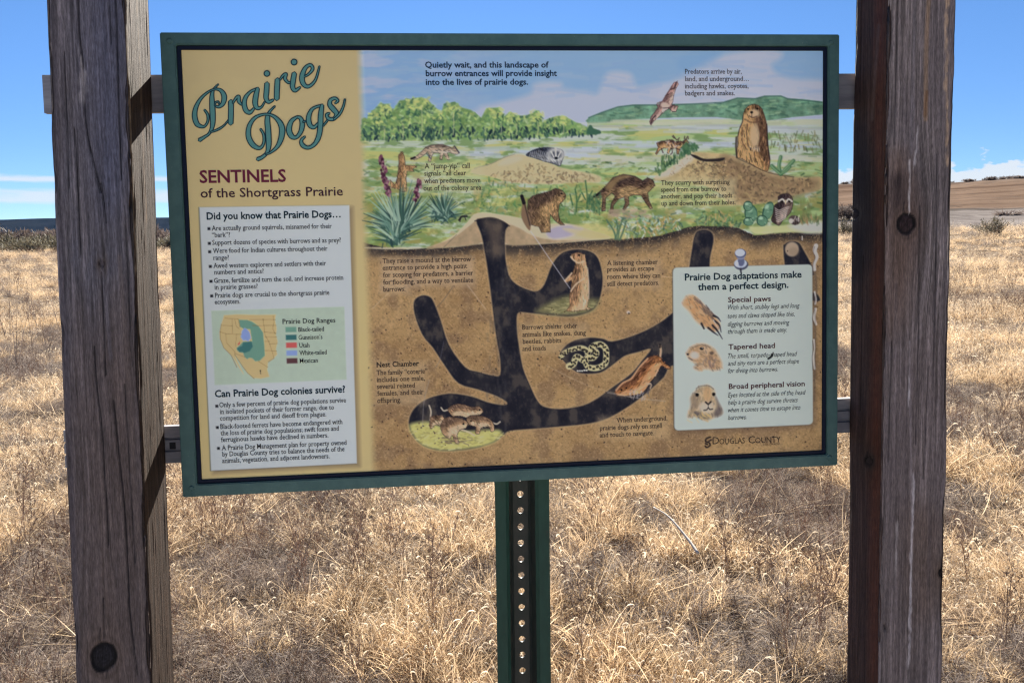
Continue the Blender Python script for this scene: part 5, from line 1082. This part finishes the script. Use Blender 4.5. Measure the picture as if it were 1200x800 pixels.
_far = gm.mix(gm.math('MULTIPLY', gm.math('MULTIPLY', gm.ramp(_dj, 95, 98), gm.ramp(_dj, 104, 100)), 0.7), _far, (0.06, 0.05, 0.042))
_far = gm.mix(gm.math('MULTIPLY', gm.ramp(gm.noise(0.22, gm.pos((0.5, 1.4, 1)), 6, 0.7), 0.56, 0.64), 0.55), _far, (0.085, 0.072, 0.064))
_far = gm.mix(gm.ramp(_dj, 186, 205, 0.0, 0.75), _far, (0.18, 0.152, 0.135))
_col = gm.mix(gm.math('MULTIPLY', gm.ramp(_dj, 56, 64), _rgt), _col, _far)
_bounce_strip = gm.mix(gm.ramp(_nf, 0.3, 0.7), (0.40, 0.36, 0.31), (0.58, 0.53, 0.46))  # pale unseen strip behind the camera, added to bounce light onto the sign
_col = gm.mix(gm.math('MULTIPLY', gm.ramp(gm.math('ADD', _sx.outputs[1], gm.math('MULTIPLY', _nm, 0.5)), 0.55, 0.40), gm.ramp(_sx.outputs[1], -5.5, -5.1)), _col, _bounce_strip)
gm.color(_col); gm.set(Roughness=1.0, Specular_IOR_Level=0.0)
gm.bump(gm.mix(0.5, _ns, _nf), 0.6, 0.03)
rr = np.concatenate([[0.0], np.geomspace(0.3, 9000, 250)]); aa = np.linspace(-math.pi, math.pi, 361)[:-1]
aa = np.concatenate([np.linspace(-math.pi, -0.8, 70, endpoint=False), np.linspace(-0.8, 0.8, 420, endpoint=False), np.linspace(0.8, math.pi, 70, endpoint=False)])
RR, AA = np.meshgrid(rr, aa, indexing='ij'); gxx = (RR * np.sin(AA)).ravel(); gyy = (RR * np.cos(AA)).ravel()
i = np.arange(len(gxx)).reshape(RR.shape); j = np.roll(i, -1, 1)
ground = mesh_np("ground", np.stack([gxx, gyy, terrain(gxx, gyy)], 1), np.stack([i[:-1], i[1:], j[1:], j[:-1]], -1).reshape(-1, 4), gm.m)
tag(ground, kind="structure")
# long flat-topped mesa on the horizon
mm = Mat("mesa_forest"); mm.color(mm.mix(mm.ramp(mm.noise(0.006, mm.pos(), 6, 0.65), 0.35, 0.65), (0.010, 0.016, 0.024), (0.022, 0.028, 0.036))); mm.set(Roughness=1.0, Specular_IOR_Level=0.0)
xs = np.linspace(-6500, 300, 160); V = []; 
for k, x_ in enumerate(xs):
    top = 158 + 12 * fbm(x_ / 700.0, 0 * x_, 201, 4) + 8 * math.sin(x_ / 900.0); top *= float(smv(x_, 200, -700))
    y0 = 5200 + 300 * math.sin(x_ / 1500.0)
    V += [(x_, y0 - 900, -12), (x_, y0 - 420, top * 0.45), (x_, y0 - 120 + 50 * fbm(x_ / 90., 0 * x_, 5), top * 0.9), (x_, y0, top), (x_, y0 + 1400, top * 0.98), (x_, y0 + 2200, -12)]
mi = np.arange(len(V)).reshape(-1, 6)
mesa = mesh_np("mesa", V, np.stack([mi[:-1, :-1], mi[1:, :-1], mi[1:, 1:], mi[:-1, 1:]], -1).reshape(-1, 4), mm.m); tag(mesa, kind="structure")

# ------------------------------------------------------------------ grass: clumps of single curved blades
def leafmat(name, cols, trans=0.35, rough=0.7):
    m = Mat(name)
    t = m.attr("Tone"); inst = m.n("ShaderNodeObjectInfo").outputs["Random"]
    c = m.mix(m.ramp(t, 0.0, 1.0), cols[0], cols[1])
    pn = m.noise(0.8, m.pos(), 4, 0.6)
    c = m.mix(m.ramp(pn, 0.42, 0.62, 0.0, 0.65), c, cols[2])
    hs = m.n("ShaderNodeHueSaturation"); m.l(m.math('ADD', m.math('MULTIPLY', inst, 0.5), 0.75), hs.inputs["Value"]); m.l(c, hs.inputs["Color"]); c = hs.outputs[0]
    m.color(c); m.set(Roughness=rough, Specular_IOR_Level=0.25)
    tr = m.n("ShaderNodeBsdfTranslucent"); m.l(c, tr.inputs[0])
    mx = m.n("ShaderNodeMixShader"); mx.inputs[0].default_value = trans
    m.l(m.b.outputs[0], mx.inputs[1]); m.l(tr.outputs[0], mx.inputs[2]); m.l(mx.outputs[0], m.out.inputs[0])
    return m.m
M_STRAW = leafmat("dry_straw", ((0.47, 0.36, 0.24), (0.70, 0.56, 0.395), (0.55, 0.41, 0.265)), 0.55)
M_HEAD = leafmat("seed_head", ((0.56, 0.475, 0.365), (0.74, 0.65, 0.51), (0.62, 0.52, 0.385)), 0.48)
M_LITTER = leafmat("dead_litter", ((0.22, 0.182, 0.155), (0.48, 0.415, 0.36), (0.31, 0.24, 0.185)), 0.32)
M_STALK = leafmat("brown_stalk", ((0.15, 0.098, 0.072), (0.28, 0.19, 0.135), (0.21, 0.125, 0.088)), 0.1)
M_SAGE = leafmat("grey_green_leaf", ((0.135, 0.122, 0.08), (0.225, 0.202, 0.14), (0.175, 0.145, 0.10)), 0.2)
M_BARK = leafmat("dark_twig", ((0.10, 0.078, 0.070), (0.22, 0.175, 0.155), (0.16, 0.12, 0.10)), 0.25)
M_GOLD = leafmat("golden_straw", ((0.56, 0.405, 0.24), (0.73, 0.565, 0.37), (0.60, 0.45, 0.29)), 0.55)
GMATS = [M_STRAW, M_HEAD, M_LITTER, M_STALK, M_SAGE, M_BARK, M_GOLD]
class Tuft:
    def __init__(s, seed): s.r = np.random.default_rng(seed); s.V = []; s.Q = []; s.M = []; s.T = []; s.n = 0
    def blades(s, n, rad, L, w, th0, curl, mat, seg=5, base=None, az=None, z0=0.0, tail=None, headw=None, twist=0.0):
        """tail=(start, total angle): the last part rolls up like a dry grama seed head"""
        r = s.r
        if base is None:
            a = r.uniform(0, 2 * math.pi, n); q = rad * np.sqrt(r.random(n)); bx, by = q * np.cos(a), q * np.sin(a); bz = np.full(n, z0)
            A_ = a + r.normal(0, 0.9, n) if az is None else az
        else:
            bx, by, bz = base.T; A_ = r.uniform(0, 2 * math.pi, n) if az is None else az
        Ln = r.uniform(*L, n); th = r.uniform(*th0, n); cu = r.uniform(*curl, n); W = w * r.uniform(0.7, 1.3, n)
        t = np.linspace(0, 1, seg + 1)
        if tail: t = np.concatenate([np.linspace(0, tail[0], 5), np.linspace(tail[0], 1, seg - 3)[1:]])
        ang = th[:, None] + cu[:, None] * t[None] ** 1.5
        Wt = W[:, None] * (1 - 0.85 * t[None] ** 1.6)
        if tail:
            tt = np.clip((t - tail[0]) / (1 - tail[0]), 0, 1); ang = ang + (tail[1] * r.uniform(0.55, 1.25, n))[:, None] * tt[None]
            Wt = np.where(t[None] >= tail[0], np.maximum(headw * (np.clip(tt * 3.5, 0.2, 1) * (1 - tt ** 4))[None], 0.0006) * r.uniform(.8, 1.2, (n, 1)), W[:, None])
        ds = Ln[:, None] * np.diff(t)[None]
        am = (ang[:, 1:] + ang[:, :-1]) / 2
        hx_ = np.concatenate([np.zeros((n, 1)), np.cumsum(np.sin(am) * ds, 1)], 1); hz = np.concatenate([np.zeros((n, 1)), np.cumsum(np.cos(am) * ds, 1)], 1)
        A2 = A_[:, None] + twist * r.normal(0, 1, (n, 1)) * t[None]
        X_ = bx[:, None] + hx_ * np.cos(A2); Y_ = by[:, None] + hx_ * np.sin(A2); Z_ = np.maximum(bz[:, None] + hz, 0.002)
        tone = r.random(n)
        for ph in ((0.0, math.pi / 2) if tail else (r.uniform(-1.2, 1.2, n)[:, None],)):
            co, si = np.cos(ph), np.sin(ph)
            ox = (-np.sin(A2) * co + np.cos(A2) * np.cos(ang) * si) * Wt / 2; oy = (np.cos(A2) * co + np.sin(A2) * np.cos(ang) * si) * Wt / 2; oz = -np.sin(ang) * si * Wt / 2
            V = np.stack([np.stack([X_ - ox, Y_ - oy, Z_ - oz], -1), np.stack([X_ + ox, Y_ + oy, Z_ + oz], -1)], 2).reshape(-1, 3)
            k = (np.arange(n) * (seg + 1) * 2)[:, None] + (np.arange(seg) * 2)[None]
            Q = np.stack([k, k + 1, k + 3, k + 2], -1).reshape(-1, 4) + s.n
            mi = np.full((n, seg), mat, np.int32)
            if tail: mi[:, (t[:-1] >= tail[0] - 0.001)] = 1
            s.V.append(V); s.Q.append(Q); s.M.append(mi.ravel()); s.T.append(np.repeat(tone, (seg + 1) * 2)); s.n += len(V)
        return np.stack([X_, Y_, Z_], -1)
    def build(s, name, link=False, parent=None, mats=None):
        o = mesh_np(name, np.vstack(s.V), np.vstack(s.Q), mats or GMATS, parent, True, link, np.concatenate(s.M))
        a = o.data.attributes.new("Tone", 'FLOAT', 'POINT'); a.data.foreach_set("value", np.concatenate(s.T).astype(np.float32))
        return o
tufts = bpy.data.collections.new("grass_tufts")
def keep(t, k):
    o = t.build("grass_tuft_%02d" % k); tufts.objects.link(o)
kk = 0
for v in range(3):       # 0-2: grama tuft with rolled seed heads
    t = Tuft(100 + v); t.blades(66, 0.07, (0.05, 0.14), 0.0028, (0.1, 1.1), (0.8, 3.6), 0, 7, twist=0.5); t.blades(26, 0.09, (0.05, 0.14), 0.0032, (0.9, 1.5), (0.0, 0.8), 2, 4, twist=0.6)
    t.blades(7, 0.06, (0.12, 0.24), 0.0016, (0.05, 0.7), (0.0, 0.9), 0, 13, tail=(0.85, 3.4), headw=0.0054, twist=0.2); keep(t, kk); kk += 1
for v in range(3):       # 3-5: soft golden straw, leaning
    t = Tuft(120 + v); t.blades(95, 0.08, (0.07, 0.20), 0.0022, (0.1, 1.1), (0.4, 2.2), 6, 7, twist=0.3); t.blades(18, 0.08, (0.06, 0.16), 0.0028, (0.8, 1.5), (0, 0.6), 2, 4)
    t.blades(4, 0.05, (0.15, 0.25), 0.0016, (0.05, 0.5), (0.1, 0.8), 0, 13, tail=(0.87, 2.2), headw=0.0044); keep(t, kk); kk += 1
for v in range(3):       # 6-8: flattened litter
    t = Tuft(140 + v); t.blades(70, 0.13, (0.06, 0.20), 0.0032, (0.95, 1.6), (-0.4, 0.5), 2, 5, twist=0.7); t.blades(26, 0.12, (0.05, 0.14), 0.0030, (0.6, 1.4), (0.3, 1.8), 0, 6, twist=0.6); keep(t, kk); kk += 1
for v in range(2):       # 9-10: grey twiggy dead tuft
    t = Tuft(160 + v); p = t.blades(26, 0.05, (0.10, 0.24), 0.0030, (0.1, 1.1), (-0.3, 0.6), 5, 5, twist=0.4)
    q = p[:, 2:5].reshape(-1, 3); t.blades(len(q), 0, (0.03, 0.08), 0.0022, (0.2, 1.3), (-0.5, 0.8), 2, 3, base=q); t.blades(30, 0.09, (0.05, 0.15), 0.0028, (0.7, 1.5), (0, 1), 2, 4); keep(t, kk); kk += 1
for v in range(2):       # 11-12: short dense curly mat
    t = Tuft(180 + v); t.blades(130, 0.10, (0.035, 0.10), 0.0024, (0.2, 1.3), (1.2, 4.2), 0, 7, twist=0.8); t.blades(5, 0.09, (0.10, 0.20), 0.0017, (0.1, 0.6), (0.1, 0.7), 0, 13, tail=(0.82, 3.8), headw=0.0054, twist=0.2); keep(t, kk); kk += 1
for v in range(2):       # 13-14: reddish brown stalky tuft
    t = Tuft(200 + v); p = t.blades(9, 0.05, (0.16, 0.36), 0.0030, (0.05, 0.5), (-0.2, 0.5), 3, 6); q = np.repeat(p[:, 3:6].reshape(-1, 3), 2, 0); t.blades(len(q), 0, (0.02, 0.06), 0.0026, (0.2, 1.3), (-0.5, 0.5), 3, 3, base=q)
    t.blades(30, 0.09, (0.06, 0.16), 0.0028, (0.3, 1.4), (0.2, 1.6), 2, 5, twist=0.5); keep(t, kk); kk += 1
for v in range(2):       # 15-16: coarse broken stems lying across each other
    t = Tuft(220 + v); t.blades(14, 0.12, (0.12, 0.34), 0.0042, (0.7, 1.5), (-0.2, 0.3), 0, 4, twist=0.2, z0=0.03); t.blades(9, 0.10, (0.10, 0.28), 0.0040, (0.5, 1.5), (-0.3, 0.3), 3, 4, z0=0.03); t.blades(30, 0.11, (0.05, 0.13), 0.003, (0.4, 1.4), (0.3, 1.8), 2, 5, twist=0.6); keep(t, kk); kk += 1
def scatter(n, d0, d1, a0=-0.95, a1=0.95):
    a = RNG.uniform(a0, a1, n); d = np.sqrt(RNG.uniform(d0 * d0, d1 * d1, n)); return d * np.sin(a), d * np.cos(a)
px_, py_, sc_, kd_ = [], [], [], []
for dens, d0, d1, s0, s1 in ((240, 0.9, 5.0, 0.55, 1.0), (150, 5, 10, 0.65, 1.15), (60, 10, 20, 0.9, 1.5), (16, 20, 42, 1.2, 2.0), (5, 42, 85, 1.6, 2.8)):
    n = int(dens * 0.95 * (d1 * d1 - d0 * d0)); x_, y_ = scatter(n, d0, d1)
    pn = fbm(x_ * 1.3 + 31, y_ * 1.3 + 17, 301, 3); p2 = fbm(x_ * 0.8 + 5, y_ * 0.8 + 8, 302, 3); p3 = fbm(x_ * 0.5 + 15, y_ * 0.5 + 3, 304, 3); u_ = RNG.random(n)
    pn = pn + 0.13 * np.exp(-((x_ + 1.05) ** 2 + (y_ - 3.3) ** 2) / 0.9) + 0.07 * np.exp(-((x_ - 0.5) ** 2 + (y_ - 2.9) ** 2) / 0.3) - 0.06 * smv(np.arctan2(x_, y_), 0.36, 0.46)
    k = np.where(u_ < 0.34, RNG.integers(0, 3, n), np.where(u_ < 0.62, RNG.integers(11, 13, n), np.where(u_ < 0.88, RNG.integers(6, 9, n), RNG.integers(3, 6, n))))
    k = np.where((p2 > 0.58) & (u_ > 0.3), RNG.integers(3, 6, n), k); k = np.where((pn > 0.54) & (u_ < 0.8), RNG.integers(6, 9, n), k); k = np.where((pn > 0.585) & (u_ < 0.42), RNG.integers(9, 11, n), k); k = np.where(((p3 > 0.56) & (u_ > 0.84)) | ((pn > 0.56) & (u_ > 0.80)), RNG.integers(13, 15, n), k)
    k = np.where((RNG.random(n) < 0.09) & (np.hypot(x_, y_) < 9), RNG.integers(15, 17, n), k)
    s_ = RNG.uniform(s0, s1, n) * np.where(pn > 0.56, 0.8, 1.0) * (0.75 + 0.5 * p2)
    thin = fbm(x_ * 2.1 + 3, y_ * 2.1 + 2, 303, 3) > 0.62
    gone = thin & (u_ < 0.22)
    k = np.where(thin & (u_ < 0.55), RNG.integers(6, 11, n), k)
    a_ = np.arctan2(x_, y_); dd_ = np.hypot(x_, y_)
    gone |= (dd_ > 58 + 10 * (fbm(x_ * .1, y_ * .1, 9) - .5)) & (a_ > 0.2)
    f = ~gone
    px_.append(x_[f]); py_.append(y_[f]); sc_.append(s_[f]); kd_.append(k[f])
px_, py_, sc_, kd_ = map(np.concatenate, (px_, py_, sc_, kd_))
me = bpy.data.meshes.new("dry_grass"); me.vertices.add(len(px_))
me.vertices.foreach_set("co", np.stack([px_, py_, terrain(px_, py_) - 0.004], 1).astype(np.float32).ravel())
for nm, val, tp in (("kind_id", kd_.astype(np.int32), 'INT'), ("size", sc_.astype(np.float32), 'FLOAT'), ("spin", RNG.uniform(0, 6.283, len(px_)).astype(np.float32), 'FLOAT')):
    at = me.attributes.new(nm, tp, 'POINT'); at.data.foreach_set("value", val)
grass = bpy.data.objects.new("dry_grass", me); COL.objects.link(grass)
tag(grass, "dry straw coloured prairie grass with curled seed heads covering the field", "grass", kind="stuff")
ng = bpy.data.node_groups.new("grass_scatter", 'GeometryNodeTree')
ng.interface.new_socket("Geometry", in_out='INPUT', socket_type='NodeSocketGeometry'); ng.interface.new_socket("Geometry", in_out='OUTPUT', socket_type='NodeSocketGeometry')
def gn(k): return ng.nodes.new(k)
gi_, go_ = gn("NodeGroupInput"), gn("NodeGroupOutput")
ci = gn("GeometryNodeCollectionInfo"); ci.inputs["Collection"].default_value = tufts; ci.inputs["Separate Children"].default_value = True; ci.inputs["Reset Children"].default_value = True
ip = gn("GeometryNodeInstanceOnPoints"); ip.inputs["Pick Instance"].default_value = True
def na(nm, tp):
    n = gn("GeometryNodeInputNamedAttribute"); n.data_type = tp; n.inputs["Name"].default_value = nm; return n.outputs[0]
cx_ = gn("ShaderNodeCombineXYZ"); ng.links.new(na("spin", 'FLOAT'), cx_.inputs[2])
er = gn("FunctionNodeEulerToRotation"); ng.links.new(cx_.outputs[0], er.inputs[0])
ng.links.new(gi_.outputs[0], ip.inputs["Points"]); ng.links.new(ci.outputs[0], ip.inputs["Instance"]); ng.links.new(na("kind_id", 'INT'), ip.inputs["Instance Index"])
ng.links.new(er.outputs[0], ip.inputs["Rotation"]); ng.links.new(na("size", 'FLOAT'), ip.inputs["Scale"]); ng.links.new(ip.outputs[0], go_.inputs[0])
md_ = grass.modifiers.new("scatter", 'NODES'); md_.node_group = ng

# ------------------------------------------------------------------ things standing in the grass
def ground_hit(px, py):
    d = ray(px, py); t = np.geomspace(0.5, 4000, 4000)
    P = CAM + d[None] * t[:, None]; k = np.argmax(P[:, 2] < terrain(P[:, 0], P[:, 1])); return P[k] if P[k, 2] < 100 else P[-1]
def at_depth(px, dist):
    d = ray(px, 300); d = d / math.hypot(d[0], d[1]); x_, y_ = d[0] * dist, d[1] * dist; return np.array([x_, y_, float(terrain(x_, y_))])
def scrub(name, seed, R, Hh, nb, leaf, twig=5, lw=0.02, ll=(0.05, 0.16), nl=3):
    t = Tuft(seed); a = t.r.uniform(0, 6.283, nb)
    p = t.blades(nb, R * 0.25, (Hh * 0.7, Hh * 1.15), lw * 0.8, (0.05, 1.15), (-0.5, 0.3), twig, 6, twist=0.3, az=None)
    q = np.repeat(p[:, 2:7].reshape(-1, 3), nl, 0); q = q + t.r.normal(0, R * 0.06, q.shape)
    t.blades(len(q), 0, ll, lw, (0.0, 1.2), (-0.4, 0.6), leaf, 2, base=q)
    return t
def scrub_mesh(name, *a, **k): return scrub(name, *a, **k).build(name, True)
s0 = scrub_mesh("shrub", 501, 0.9, 0.95, 46, 4, lw=0.030, ll=(0.08, 0.22), nl=5)
p = at_depth(1163, 46); s0.location = p; s0.scale = (1.05, 1.05, 0.85)
tag(s0, "grey green rabbitbrush standing alone in straw grass right of the right post", "shrub")
s1 = s0.copy(); COL.objects.link(s1); s1.location = at_depth(991, 48); s1.rotation_euler.z = 2; s1.scale = (0.75, 0.75, 0.9); tag(s1, "grey green shrub glimpsed in the gap between the sign and the right post", "shrub")
s2 = scrub_mesh("shrub", 502, 1.2, 1.0, 40, 5, lw=0.05, ll=(0.15, 0.35), nl=4)
s2.location = at_depth(989, 78); s2.scale = (1.5, 1.5, 1.25); tag(s2, "dark brown bush on the pale slope, in the gap beside the right post", "shrub")
# low dark brush pile on the bare slope
bp = Tuft(510); bp.blades(90, 0.9, (0.5, 1.4), 0.09, (0.9, 1.5), (-0.3, 0.4), 5, 4, twist=0.4); bp.blades(60, 0.7, (0.2, 0.7), 0.08, (0.3, 1.3), (0, 0.6), 5, 4)
b0 = bp.build("brush_pile", True); b0.location = at_depth(1180, 84); b0.scale = (0.95, 0.8, 0.8); tag(b0, "low dark brush pile lying on the bare pale slope at far right", "brush pile")
# ridge-top bushes
rb = scrub_mesh("ridge_bush", 520, 1.3, 1.0, 26, 5, lw=0.10, ll=(0.25, 0.6), nl=3)
rg = "dark bushes along the hill crest"
rl = "small dark bush on the crest of the brown hill"
for k in range(70):
    o = rb if k == 0 else rb.copy()
    if k: COL.objects.link(o)
    q = at_depth(RNG.uniform(975, 1290), RNG.uniform(196, 236)); o.location = q - np.array([0, 0, .1]); o.rotation_euler.z = RNG.uniform(0, 6); s_ = RNG.uniform(0.4, 1.0); o.scale = (s_ * 2.6, s_ * 1.7, s_ * RNG.uniform(0.7, 1.1))
    tag(o, rl, "bush", rg)
# scrub at the far edge of the field on the left: olive shrubs in front, brown ones behind
for nm, sd, leaf, cnt, d0, d1, sc, lab, grp in (("sage_shrub", 530, 4, 90, 68, 84, (0.8, 1.3), "olive green shrub at the far edge of the field behind the left post", "olive shrubs at the far edge of the field"), ("bare_shrub", 531, 5, 150, 86, 130, (1.35, 2.0), "leafless brown shrub behind the olive shrubs at the field edge", "brown scrub behind the olive shrubs")):
    m0 = scrub_mesh(nm, sd, 0.9, 1.0, 34, leaf, lw=0.06, ll=(0.14, 0.34), nl=4)
    for k in range(cnt):
        o = m0 if k == 0 else m0.copy()
        if k: COL.objects.link(o)
        dd = RNG.uniform(d0, d1); q = at_depth(RNG.uniform(-110, 240), dd); o.location = q - np.array([0, 0, .08]); o.rotation_euler.z = RNG.uniform(0, 6); s_ = RNG.uniform(*sc); o.scale = (s_ * 1.2, s_ * 1.2, s_ * RNG.uniform(0.8, 1.15))
        tag(o, lab, "shrub", grp)
# dry flower stalks
def stalk_mesh(seed, Hh):
    t = Tuft(seed); p = t.blades(4, 0.03, (Hh * 0.75, Hh), 0.0042, (0.0, 0.22), (-0.1, 0.35), 3, 8)
    q = np.repeat(p[:, 3:8].reshape(-1, 3), 2, 0); pp = t.blades(len(q), 0, (0.04, 0.11), 0.0024, (0.3, 1.0), (-0.5, 0.2), 3, 4, base=q)
    t.blades(len(pp) * 3, 0, (0.012, 0.03), 0.004, (0.0, 1.4), (-0.5, 0.6), 3, 2, base=np.repeat(pp[:, 3], 3, 0)); return t
st = stalk_mesh(601, 0.42).build("weed_stalk", True)
spots = [(462, 660), (448, 640), (430, 700), (405, 690), (418, 655), (470, 690), (390, 640), (366, 700), (336, 730), (500, 740), (950, 760), (930, 790), (968, 740), (905, 720), (120 + 140, 640), (300, 655), (860, 690), (705, 640), (745, 700), (690, 780), (1140, 690), (1170, 760), (40, 720), (20, 640)]
for k, (a, b) in enumerate(spots):
    o = st if k == 0 else st.copy()
    if k: COL.objects.link(o)
    o.location = ground_hit(a, b) - np.array([0, 0, 0.01]); o.rotation_euler.z = RNG.uniform(0, 6); s_ = RNG.uniform(0.7, 1.15); o.scale = (s_, s_, s_)
    tag(o, "thin reddish brown dead weed stalk standing in the dry grass", "weed", "dead weed stalks in the grass")
# taller thin dark stems in the field on the left
tl = Tuft(620); tl.blades(3, 0.06, (0.7, 0.95), 0.006, (0.0, 0.15), (-0.1, 0.25), 5, 6); t0 = tl.build("tall_stem", True)
for k, (a, dist) in enumerate(((46, 13), (40, 15), (10, 11), (22, 17), (60, 20), (4, 14), (33, 22), (52, 11), (66, 15), (15, 24), (28, 12))):
    o = t0 if k == 0 else t0.copy()
    if k: COL.objects.link(o)
    o.location = at_depth(a, dist); o.rotation_euler = (RNG.normal() * .08, RNG.normal() * .1, RNG.uniform(0, 6)); s_ = RNG.uniform(0.8, 1.3); o.scale = (s_, s_, s_)
    tag(o, "tall dark dead stem in the straw field beyond the left post", "stem", "dark stems in the left field")
# bleached stick lying on the ground
def over(px, py, h):
    d = ray(px, py); g = ground_hit(px, py); return CAM + d * ((g[2] + h - CAM[2]) / d[2])
e0, e1, e2 = over(766, 594, 0.22), over(806, 631, 0.19), over(818, 648, 0.17)
sp = catmull(np.array([e0, e0 * .6 + e1 * .4 + [0.01, 0, .01], e1, e2]), 6); nr = 8; V = []; F = []
for k, c_ in enumerate(sp):
    r0 = 0.0025 + 0.0045 * k / (len(sp) - 1) * (1 + 0.15 * math.sin(k * 2.1)); d = sp[min(k + 1, len(sp) - 1)] - sp[max(k - 1, 0)]; d /= np.linalg.norm(d)
    u = np.cross(d, [0, 0, 1]); u /= np.linalg.norm(u); v = np.cross(u, d)
    V += [c_ + (u * math.cos(t) + v * math.sin(t)) * r0 for t in np.linspace(0, 2 * math.pi, nr, endpoint=False)]
for k in range(len(sp) - 1):
    for q in range(nr): F.append((k * nr + q, k * nr + (q + 1) % nr, (k + 1) * nr + (q + 1) % nr, (k + 1) * nr + q))
F.append(tuple(range(nr))[::-1]); F.append(tuple(range((len(sp) - 1) * nr, len(sp) * nr)))
sk = Mat("bleached_wood"); sk.color(sk.mix(sk.noise(60, sk.pos((1, 1, 3)), 5), (0.42, 0.37, 0.31), (0.62, 0.56, 0.48))); sk.set(Roughness=0.8)
stick = mesh_obj("stick", V, F, sk.m, smooth=True); tag(stick, "bleached white stick lying in the grass below the sign, right of the steel post", "stick")
# ------------------------------------------------------------------ the air between here and the mesa
hz = bpy.data.materials.new("clear_air"); hz.use_nodes = True; _t = hz.node_tree; _t.nodes.clear()
_o = _t.nodes.new("ShaderNodeOutputMaterial"); _v = _t.nodes.new("ShaderNodeVolumePrincipled")
_v.inputs["Color"].default_value = (0.30, 0.52, 1.0, 1); _v.inputs["Density"].default_value = 0.7e-5; _v.inputs["Anisotropy"].default_value = 0.0
_t.links.new(_v.outputs[0], _o.inputs["Volume"])
bm = bmesh.new(); box_bm(bm, -9300, 9300, -9300, 9300, -14.0, 210.0); haze = bm_obj("haze", bm, hz); tag(haze, kind="stuff")
